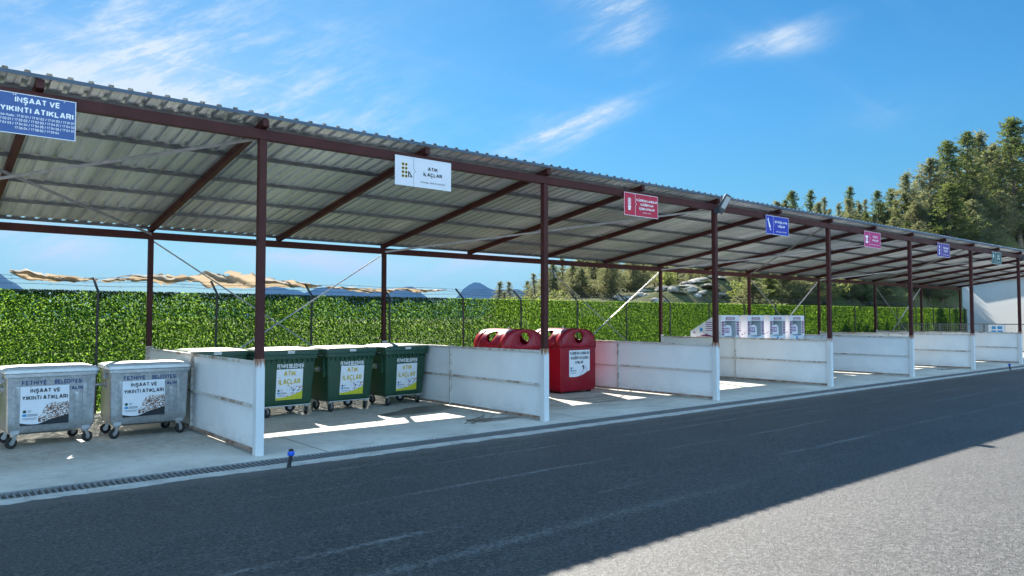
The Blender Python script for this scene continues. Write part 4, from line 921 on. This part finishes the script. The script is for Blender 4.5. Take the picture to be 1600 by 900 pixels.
# ------------------------------------------------------------------ green screen fence
FY = 6.95; FH = 2.57
fe = thing('screen_fence', (0, FY, 0), 'long wire fence covered with green artificial leaves behind the shelter', 'fence')
mb = MB(); tones = []; rnd = random.Random(11); sp_ = 0.038; x = -16.0; col = 0
ang_cache = []
while x < 48.2:
    far = x > 24
    stp = sp_ * (1.5 if far else 1.0); z = 0.02 + (col % 2) * stp * 0.5; row = 0
    clump = mnoise.noise(Vector((x * 0.5, 0.3, 0)))
    dense = 0.90 + 0.06 * sstep(9, 22, x)
    top_ = FH + 0.008 * mnoise.noise(Vector((x * 1.4, 2, 0)))
    while z < top_:
        if rnd.random() < dense:
            L_ = stp * rnd.uniform(0.62, 1.0) * (1 + 0.10 * sstep(9, 22, x)); a = R((45 if (row + col) % 2 else -45) + rnd.uniform(-12, 12)); tl = rnd.uniform(-0.6, 0.6); yy = rnd.uniform(-0.035, 0.035)
            dx, dz = math.cos(a), math.sin(a); wx, wz = -dz, dx; w_ = L_ * rnd.uniform(0.36, 0.48)
            cx, cz = x + rnd.uniform(-.006, .006), z + rnd.uniform(-.006, .006)
            b = len(mb.v)
            mb.v += [(cx - dx * L_, yy - tl * .02, cz - dz * L_), (cx + wx * w_, yy + tl * .022, cz + wz * w_), (cx + dx * L_, yy + tl * .03, cz + dz * L_), (cx - wx * w_, yy - tl * .03, cz - wz * w_)]
            mb.f.append((b, b + 1, b + 2, b + 3)); tones.append(min(1, max(0, rnd.random() ** (3.0 - 1.2 * sstep(9, 20, x)) + 0.12 * clump)))
        z += stp * 0.5; row += 1
    x += stp * 0.5; col += 1
fo = mb.build('leaf_screen', M_ivy, fe, recalc=False)
at_ = fo.data.attributes.new('leaf_tone', 'FLOAT', 'FACE'); at_.data.foreach_set('value', tones)
px_list = [CAM.x + (q - CAM.x) * 0.9438 for q in (-11.0, -8.4, -5.8, -3.2, -0.66, 1.94, 4.42, 6.80, 9.42, 11.78, 14.4, 17.0, 19.6, 22.2, 24.8, 27.4, 30, 32.6, 35.2, 37.8, 40.4, 43, 45.6, 48.2, 50.8)]
for px in px_list:
    mb = MB(); lean = 0.05 * math.sin(px * 3.1)
    mb.tube([(px + lean * 0.4, -0.06, -0.12), (px, -0.06, 2.57), (px - 0.01, 0.02, 2.64), (px - 0.03, 0.28, 2.86)], 0.027, 8); mb.build('fence_post', M_fpost, fe, smooth_deg=40)
for q, (yy, zz) in enumerate(((0.06, 2.68), (0.17, 2.77), (0.27, 2.85))):
    mb = MB(); pts = []; x = -16.0
    while x < 47.8: pts.append((x, yy, zz + 0.018 * math.sin(x * 2.4 + q) + 0.01 * rnd.random())); x += 0.65
    mb.tube(pts, 0.004, 4)
    for p in pts[::1]:
        mb.bar((p[0] - .02, p[1] - .02, p[2] - .03), (p[0] + .02, p[1] + .02, p[2] + .03), 0.004, 0.004)
    mb.build('barbed_wire', M_wire, fe)
mb = MB(); mb.tube([(-16, -0.03, FH - 0.02), (48, -0.03, FH - 0.02)], 0.006, 5); mb.tube([(-16, -0.03, 1.3), (48, -0.03, 1.3)], 0.004, 5); mb.build('line_wire', M_wire, fe)

# torn cloth caught on the barbed wire
def tarp(label, path, wid, seed):
    rnd = random.Random(seed); mb = MB(); nU, nV = len(path) * 5, 7
    P_ = []; path = [(CAM.x + (a - CAM.x) * .9438, 2 + (b - 2) * .9438) for a, b in path]
    for i in range(nU + 1):
        f = i / nU * (len(path) - 1); a = min(int(f), len(path) - 2); q = f - a
        x = path[a][0] + (path[a + 1][0] - path[a][0]) * q; z = path[a][1] + (path[a + 1][1] - path[a][1]) * q
        w = wid[a] + (wid[a + 1] - wid[a]) * q
        w *= 1.1 + 0.8 * mnoise.noise(Vector((x * 3.1, seed, 0)))
        for j in range(nV + 1):
            v = j / nV - 0.5
            fold = 0.10 * math.sin(x * 5 + v * 7 + seed) + 0.14 * mnoise.noise(Vector((x * 2.3, v * 2.5, seed)))
            mb.v.append((x + 0.05 * mnoise.noise(Vector((x * 4, v * 3, 8 + seed))), 0.22 + fold * 1.2 + 0.25 * abs(v), z + v * w + 0.05 * mnoise.noise(Vector((x * 6, v * 2, seed + 3)))))
    for i in range(nU):
        for j in range(nV):
            if mnoise.noise(Vector((i * 0.45, j * 0.9, seed * 3.3))) > 0.42 and j in (0, nV - 1, nV - 2): continue
            a = i * (nV + 1) + j; mb.f.append((a, a + 1, a + nV + 2, a + nV + 1))
    o = mb.build('torn_cloth', M_tarp, None, smooth_deg=80, recalc=False); o.location = (0, FY, 0)
    tag(o, label, 'cloth', 'torn cloths on the barbed wire'); return o
tarp('torn beige cloth caught on the wire at the far left', [(-2.28, 3.00), (-1.95, 2.93), (-1.55, 2.90), (-1.0, 2.86), (-0.6, 2.87)], [0.06, 0.20, 0.15, 0.09, 0.03], 1)
tarp('torn beige cloth with a wide billowing middle caught on the wire', [(-0.5, 2.86), (0.0, 2.93), (0.6, 2.95), (1.0, 2.93), (1.35, 2.97), (1.8, 2.96), (2.3, 2.98), (2.9, 2.96), (3.6, 2.94), (4.2, 2.90), (4.8, 2.86)], [0.03, 0.12, 0.16, 0.24, 0.10, 0.30, 0.36, 0.30, 0.20, 0.15, 0.04], 2)
tarp('thin torn strip of beige cloth hanging along the wire', [(5.0, 2.86), (5.8, 2.83), (6.4, 2.79), (7.0, 2.80), (7.4, 2.87), (7.9, 2.82), (8.5, 2.83), (9.0, 2.88)], [0.03, 0.06, 0.10, 0.08, 0.05, 0.10, 0.05, 0.03], 3)

# ------------------------------------------------------------------ far end: mesh fence, notice, white building
mf_ = thing('mesh_fence', (36.6, 0.4, 0), 'low grey wire mesh fence inside the far end of the shelter', 'fence')
mb = MB()
for q in range(0, 60): mb.bar((0, q * 0.098, 0.45), (0, q * 0.098, 1.68), 0.006, 0.006)
for q in range(0, 14): mb.bar((0, 0, 0.45 + q * 0.094), (0, 5.8, 0.45 + q * 0.094), 0.006, 0.006)
mb.build('mesh', M_galv, mf_)
mb = MB(); mb.bar((0, -0.02, 1.70), (0, 5.82, 1.70), 0.04, 0.04); mb.bar((0, -0.02, 0.42), (0, 5.82, 0.42), 0.04, 0.04); mb.build('rail', M_purlin, mf_)
for y in (0, 1.9, 3.9, 5.8):
    mb = MB(); mb.box(-0.025, 0.025, y - 0.025, y + 0.025, 0, 1.72); mb.build('post', M_purlin, mf_)
nt = thing('notice_board', (36.52, 1.72, 1.12), 'small white notice with blue print on the mesh fence', 'sign')
mb = MB(); mb.box(-0.008, 0.008, -0.36, 0.36, 0, 0.56); mb.build('board', M_paper, nt)
mb = MB()
for ya, yb, za, zb in ((-.22, -.02, .34, .48), (.05, .22, .34, .48), (-.24, -.02, .10, .28), (.03, .24, .10, .28)): mb.add([(-0.010, ya, za), (-0.010, yb, za), (-0.010, yb, zb), (-0.010, ya, zb)], [(0, 1, 2, 3)])
mb.build('print_block', M_cyanp, nt)
wb = thing('white_building', (50.6, 8.0, 0), 'plain white building wall closing the far right end of the shelter', 'building')
d = Vector((-0.5, -0.87, 0)).normalized(); nrm = Vector((d.y, -d.x, 0))
mb = MB(); A = [Vector((0, 0, 0)), d * 12, d * 12 - nrm * -6 * -1, Vector((0, 0, 0)) - nrm * 6]
A = [Vector((0, 0, 0)), d * 12, d * 12 + Vector((6, -3.45, 0)), Vector((6, -3.45, 0))]
mb.prism([(p.x, p.y, -0.15) for p in A], (0, 0, 4.55)); mb.build('wall', M_wall, wb)
mb = MB(); mb.prism([(p.x + o_[0], p.y + o_[1], 4.402) for p, o_ in zip(A, ((-.15, .2), (-.15, -.2), (.15, -.2), (.15, .2)))], (0, 0, 0.12)); mb.build('roof', M_galv, wb)

# ------------------------------------------------------------------ standpipes by the kerb
def standpipe(x, y, label, lean):
    t = thing('standpipe', (x, y, 0.0), label, 'pipe', 'blue capped standpipes at the kerb')
    mb = MB(); mb.tube([(0, 0, -0.02), (lean * .5, 0, 0.09), (lean, 0, 0.185)], [0.028, 0.025, 0.027], 12); mb.cyl((lean, 0, 0.235), (0, 0, 1), 0.030, 0.03, 12); mb.build('pipe', M_black, t, smooth_deg=40)
    mb = MB(); mb.tube([(lean, -0.0, 0.165), (lean, 0, 0.175), (lean, 0, 0.21), (lean, 0, 0.222)], [0.036, 0.043, 0.043, 0.034], 16)
    for q in range(8): a = q * math.pi / 4; mb.bar((lean + .043 * math.cos(a), .043 * math.sin(a), .170), (lean + .043 * math.cos(a), .043 * math.sin(a), .215), .008, .008)
    mb.build('cap', M_bluecap, t, smooth_deg=40)
standpipe(-0.03, -1.16, 'black standpipe with a bright blue cap on the kerb near the first post', 0.035)
standpipe(28.9, -1.02, 'small blue capped pipe on the kerb far to the right', -0.08)

# litter on the floor
def twig(label, cx, cy, seed, n=7, ln=0.55):
    rnd = random.Random(seed); mb = MB()
    for q in range(n):
        a = rnd.uniform(-0.6, 0.6); p = Vector((rnd.uniform(-.35, .35), rnd.uniform(-.12, .12), 0.012)); pts = [p.copy()]
        for s_ in range(4): a += rnd.uniform(-.5, .5); p = p + Vector((math.cos(a), math.sin(a), 0)) * ln / 5 + Vector((0, 0, rnd.uniform(-.004, .02))); p.z = max(0.008, p.z); pts.append(p.copy())
        mb.tube(pts, [0.009, 0.008, 0.007, 0.005, 0.003], 5)
    o = mb.build('dry_twigs', M_bark, None); o.location = (cx, cy, 0); tag(o, label, 'twigs', 'dry twigs on the floor')
twig('dry twigs scattered on the floor before the second partition', 4.75, 1.0, 5)
twig('small heap of dry twigs near the foot of the second post', 4.4, 0.62, 6, 5, 0.4)
twig('dry twigs lying beneath the far partition', 27.0, 0.6, 9, 6, 0.6)
mb = MB(); rnd = random.Random(21)
for q in range(520):
    x = rnd.uniform(-5.5, 22); y = rnd.uniform(0.0, 3.0) if rnd.random() < .7 else rnd.uniform(-1.15, 0); s_ = rnd.uniform(0.006, 0.022); a = rnd.uniform(0, 6.28)
    mb.add([(x + s_ * math.cos(a), y + s_ * math.sin(a), 0.006), (x - s_ * .4 * math.sin(a), y + s_ * .4 * math.cos(a), 0.010), (x - s_ * math.cos(a), y - s_ * math.sin(a), 0.007), (x + s_ * .4 * math.sin(a), y - s_ * .4 * math.cos(a), 0.006)], [(0, 1, 2, 3)])
tag(mb.build('leaf_litter', M_bark, None, recalc=False), kind='stuff'); bpy.data.objects['leaf_litter']['label'] = 'dark leaf crumbs scattered over the concrete floor'

# ------------------------------------------------------------------ trees
def tuft(mb, c, size, rnd, n=8, flat=0.0):
    for q in range(n):
        d = Vector((rnd.gauss(0, 1), rnd.gauss(0, 1), rnd.gauss(0.25, 0.8))).normalized(); s_ = d.cross(Vector((rnd.random() - .5, rnd.random() - .5, rnd.random() - .5))).normalized() * size * rnd.uniform(.10, .20)
        e = c + d * size * rnd.uniform(.7, 1.25); b = len(mb.v)
        mb.v += [tuple(c - s_ * .5), tuple(c + d * size * .5 + s_), tuple(e), tuple(c + d * size * .5 - s_)]; mb.f.append((b, b + 1, b + 2, b + 3))
def make_tree(seed, H, spread, low, name, leaf, nlimb=34, tsize=0.30, bushy=1.6, top_pt=0.5):
    tsize *= 0.62; nlimb = int(nlimb * 1.5)
    rnd = random.Random(seed)
    t = thing(name, (0, 0, 0), 'x', 'tree', 'trees on the hillside')
    tk = MB(); cr = MB(); pts = []; x = y = 0.0
    for i in range(9):
        f = i / 8; pts.append(Vector((x, y, H * 0.97 * f - 0.3))); x += rnd.uniform(-.06, .06) * H / 8 * 1.6; y += rnd.uniform(-.06, .06) * H / 8 * 1.6
    tk.tube(pts, [H * .017 * (1 - .9 * i / 8) + .012 for i in range(9)], 7)
    def at_h(f):
        f = f * 8; a = min(7, int(f)); return pts[a].lerp(pts[a + 1], f - a)
    for q in range(nlimb):
        f = low + (1 - low) * (q + rnd.random()) / nlimb
        g0 = (f - low) / (1 - low); env = spread * (1.15 * (1 - g0) ** 0.85 * min(1, .45 + 2.2 * g0) + .06) * rnd.choice((.5, .75, 1.0, 1.1, 1.3))
        az = q * 2.4 + rnd.uniform(-.5, .5); up = rnd.uniform(.05, .55) + (.5 if f > .85 else 0)
        p0 = at_h(f); dirn = Vector((math.cos(az), math.sin(az), up)).normalized(); p1 = p0 + dirn * env * .55 + Vector((0, 0, -.03 * env)); p2 = p0 + dirn * env + Vector((rnd.uniform(-.2, .2), rnd.uniform(-.2, .2), .12 * env))
        r0 = H * .0055 * (1.2 - f) + .008; tk.tube([p0, p1, p2], [r0, r0 * .6, r0 * .25], 5, False)
        for w in range(int((8 + 9 * env) * bushy)):
            g_ = rnd.uniform(.35, 1.08); c = (p0.lerp(p1, g_ * 2) if g_ < .5 else p1.lerp(p2, g_ * 2 - 1)) + Vector((rnd.gauss(0, .17), rnd.gauss(0, .17), rnd.gauss(.03, .13))) * (0.6 + env * .55)
            tuft(cr, c, tsize * rnd.uniform(.7, 1.25), rnd)
    for w in range(int(30 * bushy)):
        hh_ = rnd.uniform(.72, 1.0); rr_ = (1.04 - hh_) * spread * .9; az = rnd.uniform(0, 6.28)
        tuft(cr, at_h(hh_) + Vector((rr_ * math.cos(az) * rnd.random(), rr_ * math.sin(az) * rnd.random(), rnd.uniform(0, .2))), tsize * rnd.uniform(.6, 1), rnd)
    tk.build('trunk', M_bark, t, smooth_deg=60); cr.build('crown', leaf, t, recalc=False)
    return t
protos = [make_tree(1, 8, 1.5, .12, 'pine_tree', M_pine, 44, .25), make_tree(2, 8, 2.0, .10, 'pine_tree', M_pine2, 48, .26), make_tree(3, 8, 1.15, .15, 'pine_tree', M_pine, 40, .24),
          make_tree(4, 8, 2.3, .08, 'pine_tree', M_pine2, 54, .28), make_tree(5, 8, 1.8, .12, 'pine_tree', M_pine, 48, .26), make_tree(6, 8, 1.0, .10, 'pine_tree', M_pine2, 40, .22)]
used = set()
def place(px, topy, dist, pi, label, wid=1.0, group='trees on the hillside', base_off=0.0):
    b_ = YAW + math.atan((px - 800) / FPX)
    if px > 1200: dist = max(dist, (15.5 - CAM.y) / math.cos(b_) * (dist / 55) ** 0.5)
    x, y = bearing_xy(px, dist); z = hill_z(x, y) + base_off
    d = sky_dir(px, 491); dep = dist * Vector((d.x, d.y)).normalized().dot(Vector((fwd.x, fwd.y)))
    topy -= 10 if px > 1200 else 0
    H = max(1.5, CAM.z + (491 - topy) / FPX * dep - z)
    o = protos[pi] if pi not in used else copy_tree(protos[pi]); used.add(pi)
    s_ = H / 8.1; o.location = (x, y, z); o.scale = (s_ * wid, s_ * wid, s_); o.rotation_euler.z = random.uniform(0, 6.28); o['label'] = label; o['group'] = group
sky_trees = [(1241, 293, 72, 0, 'slim dark pine above the roof, first of the treetops seen from the left'), (1268, 293, 78, 2, 'thin pine just right of the first treetop above the roof'), (1289, 305, 84, 5, 'short pale pine above the roof beside a thin one'),
             (1330, 288, 70, 2, 'pine with a bare upper stem standing alone above the roof'), (1376, 294, 66, 0, 'dense round topped pine above the magenta sign'), (1353, 310, 80, 5, 'low pine between two taller ones above the magenta sign'),
             (1398, 292, 74, 4, 'small dark pine left of the tall grove'), (1421, 266, 60, 1, 'pointed pine at the left edge of the tall grove'), (1438, 280, 66, 5, 'pale narrow pine tucked into the left of the tall grove'),
             (1461, 242, 58, 3, 'broad pine with a leaning top left of the tallest grove trees'), (1490, 212, 56, 4, 'tall ragged pine left of the twin tops'), (1515, 196, 55, 0, 'tall pine with the pointed top in the middle of the grove'),
             (1540, 200, 57, 1, 'tall pine with a thin top right of the pointed one'), (1562, 222, 60, 3, 'bushy pine below the gap left of the tallest tree'), (1597, 172, 46, 4, 'tallest dark pine at the right edge of the picture'), (1640, 150, 48, 1, 'large pine just beyond the right edge of the picture')]
for p in sky_trees: place(*p, wid=1.2 if p[0] > 1440 else 1.1)
for i, (px, ty, ds) in enumerate([(778, 430, 58), (797, 431, 62), (786, 447, 50), (824, 430, 60), (836, 418, 55), (852, 412, 58), (868, 425, 52), (884, 416, 60)]):
    place(px, ty, ds, (5, 5, 5, 2, 5, 1, 5, 3)[i], 'thin pale young tree near the mountain, tree %s from the left' % ('first', 'second', 'third', 'fourth', 'fifth', 'sixth', 'seventh', 'eighth')[i], 1.9)
rnd = random.Random(4)
for i in range(26):       # the continuous lower band of tree tops over the roof
    px = 1215 + 300 * (i + rnd.random()) / 26; ty = 322 - max(0, px - 1380) * .35 + rnd.uniform(-14, 14)
    place(px, ty, rnd.uniform(56, 66), rnd.choice((0, 1, 2, 4, 5, 1)), 'pine in the low band of treetops above the roof', 1.1, 'pines in the low band above the roof')
rnd = random.Random(14)
for i in range(20):
    place(862 + 300 * (i + rnd.random()) / 20, rnd.uniform(385, 412), rnd.uniform(44, 58), rnd.choice((1, 3, 3, 5)), 'sage coloured pine in the open wood left of the dense wood', 1.5, 'pines in the open wood behind the red banks')
rnd = random.Random(5)
for i in range(46):       # the dense wood seen under the roof
    px = 895 + (1505 - 895) * (i + rnd.random()) / 46; ds = rnd.uniform(47, 64) if px < 1150 else rnd.uniform(42, 78)
    place(px, rnd.uniform(372, 402), ds, rnd.choice((1, 1, 3, 3, 4, 0, 3)), 'pine in the dense wood seen under the shelter roof', 1.45, 'pines in the wood under the roof')
for i in range(22):       # lower trees in front of the grove on the right
    px = 1390 + 260 * (i + rnd.random()) / 22; ds = rnd.uniform(42, 54)
    place(px, rnd.uniform(265, 360), ds, rnd.choice((1, 3, 3, 4)), 'bushy pine in the lower front of the grove on the right', 1.45, 'pines in the front of the right grove')
rnd = random.Random(25)
for i in range(24):
    place(1150 + 370 * (i + rnd.random()) / 24, rnd.uniform(408, 440), rnd.uniform(36, 46), rnd.choice((1, 3, 4, 3)), 'low broad pine close behind the fence, before the dense wood', 1.9, 'low pines close behind the fence')
# shrubs
def make_bush(seed, leaf):
    rnd = random.Random(seed); t = thing('shrub', (0, 0, 0), 'x', 'shrub', 'shrubs on the slope'); cr = MB(); st = MB()
    for q in range(11):
        az = rnd.uniform(0, 6.28); r_ = rnd.uniform(.1, .9); tip = Vector((math.cos(az) * r_, math.sin(az) * r_, rnd.uniform(.5, 1.3))); st.tube([(0, 0, -.1), tip * .5 + Vector((0, 0, .1)), tip], [.03, .02, .008], 5, False)
        for w in range(16): tuft(cr, tip * rnd.uniform(.5, 1.05) + Vector((rnd.gauss(0, .17), rnd.gauss(0, .17), rnd.gauss(0, .14))), .17 * rnd.uniform(.7, 1.2), rnd, 5)
    st.build('stem', M_bark, t); cr.build('foliage', leaf, t, recalc=False); return t
bp = [make_bush(31, M_bush), make_bush(32, M_pine2), make_bush(33, M_bush)]; ub = set()
for i in range(70):
    px = 770 + 780 * (i + rnd.random()) / 70; ds = rnd.uniform(30, 52) if px < 1150 else rnd.uniform(34, 60)
    x, y = bearing_xy(px, ds); pi = rnd.randrange(3)
    if y < 11 or 880 < px < 1150 and i % 4: continue
    o = bp[pi] if pi not in ub else copy_tree(bp[pi]); ub.add(pi); s_ = rnd.uniform(.8, 2.0) if px > 1150 else rnd.uniform(.5, .9)
    o.location = (x, y, hill_z(x, y)); o.scale = (s_ * 1.2, s_ * 1.2, s_); o.rotation_euler.z = rnd.uniform(0, 6.28); o['label'] = 'low scrubby shrub on the slope behind the green fence'
x, y = bearing_xy(440, 90); o = copy_tree(bp[1]); o.location = (x, y, -.1); o.scale = (2.6, 2.6, 3.2); o['label'] = 'lone round shrub far beyond the fence under the torn cloth'
# boulders
def make_rock(seed, m):
    rnd = random.Random(seed); bm = bmesh.new(); bmesh.ops.create_icosphere(bm, subdivisions=3, radius=1)
    for v in bm.verts:
        p = v.co.copy(); v.co *= 1 + .45 * mnoise.noise(p * 1.1 + Vector((seed, 0, 0))) + .18 * mnoise.noise(p * 2.9 + Vector((0, seed, 0)))
        v.co.z = max(-.4, v.co.z * .6)
    me = bpy.data.meshes.new('boulder'); bm.to_mesh(me); bm.free(); me.materials.append(m); me.shade_smooth(); me.set_sharp_from_angle(angle=R(28)); return me
rocks = [make_rock(i, M_rock if i % 2 else M_rockp) for i in range(5)]
for i in range(64):
    px = 835 + 320 * (i + rnd.random()) / 64; ds = rnd.uniform(23.5, 30) / math.cos(YAW + math.atan((px - 800) / FPX)); x, y = bearing_xy(px, ds)
    o = bpy.data.objects.new('boulder', rocks[rnd.randrange(5)]); COL.objects.link(o); s_ = rnd.uniform(.14, .38)
    o.location = (x, y, hill_z(x, y) + .02); o.scale = (s_, s_, s_ * rnd.uniform(.6, 1.0)); o.rotation_euler = (rnd.uniform(-.3, .3), rnd.uniform(-.3, .3), rnd.uniform(0, 6.3)); tag(o, 'pale limestone boulder on the slope behind the fence', 'rock', 'boulders on the slope')
for i, (px, ds, s_) in enumerate([(1064, 27, .35), (1078, 27, .55), (1092, 26, .6), (1108, 27, .6), (1124, 26, .4), (1085, 28, .5)]):
    ds = (24.6 + .5 * (i % 3)) / math.cos(YAW + math.atan((px - 800) / FPX)); x, y = bearing_xy(px, ds); o = bpy.data.objects.new('boulder', rocks[(0, 2, 4)[i % 3]]); COL.objects.link(o)
    o.location = (x, y, 2.0 + (491 - 470) / FPX * ds * .96 - .25); o.location.z = hill_z(x, y) + .02; o.scale = (s_ * 1.0, s_ * .85, s_ * .36); o.rotation_euler = (0, .15 * (-1) ** i, i * 1.3); tag(o, 'flat pale slab in the heap of stones right behind the fence', 'rock', 'pale slabs in a heap')

# ------------------------------------------------------------------ haze
hz = MB(); hz.box(-3000, 7600, -3000, 7600, -1.6, 420)
mh = bpy.data.materials.new('haze_air'); mh.use_nodes = True; ht = mh.node_tree; ht.nodes.clear()
pv = ht.nodes.new('ShaderNodeVolumePrincipled'); pv.inputs['Color'].default_value = (0.06, 0.22, 0.58, 1); pv.inputs['Density'].default_value = 8.5e-5; pv.inputs['Anisotropy'].default_value = 0.0
oo = ht.nodes.new('ShaderNodeOutputMaterial'); ht.links.new(pv.outputs[0], oo.inputs['Volume'])
tag(hz.build('haze', mh), kind='stuff'); bpy.data.objects['haze']['label'] = 'thin blue air between the shelter and the far mountains'
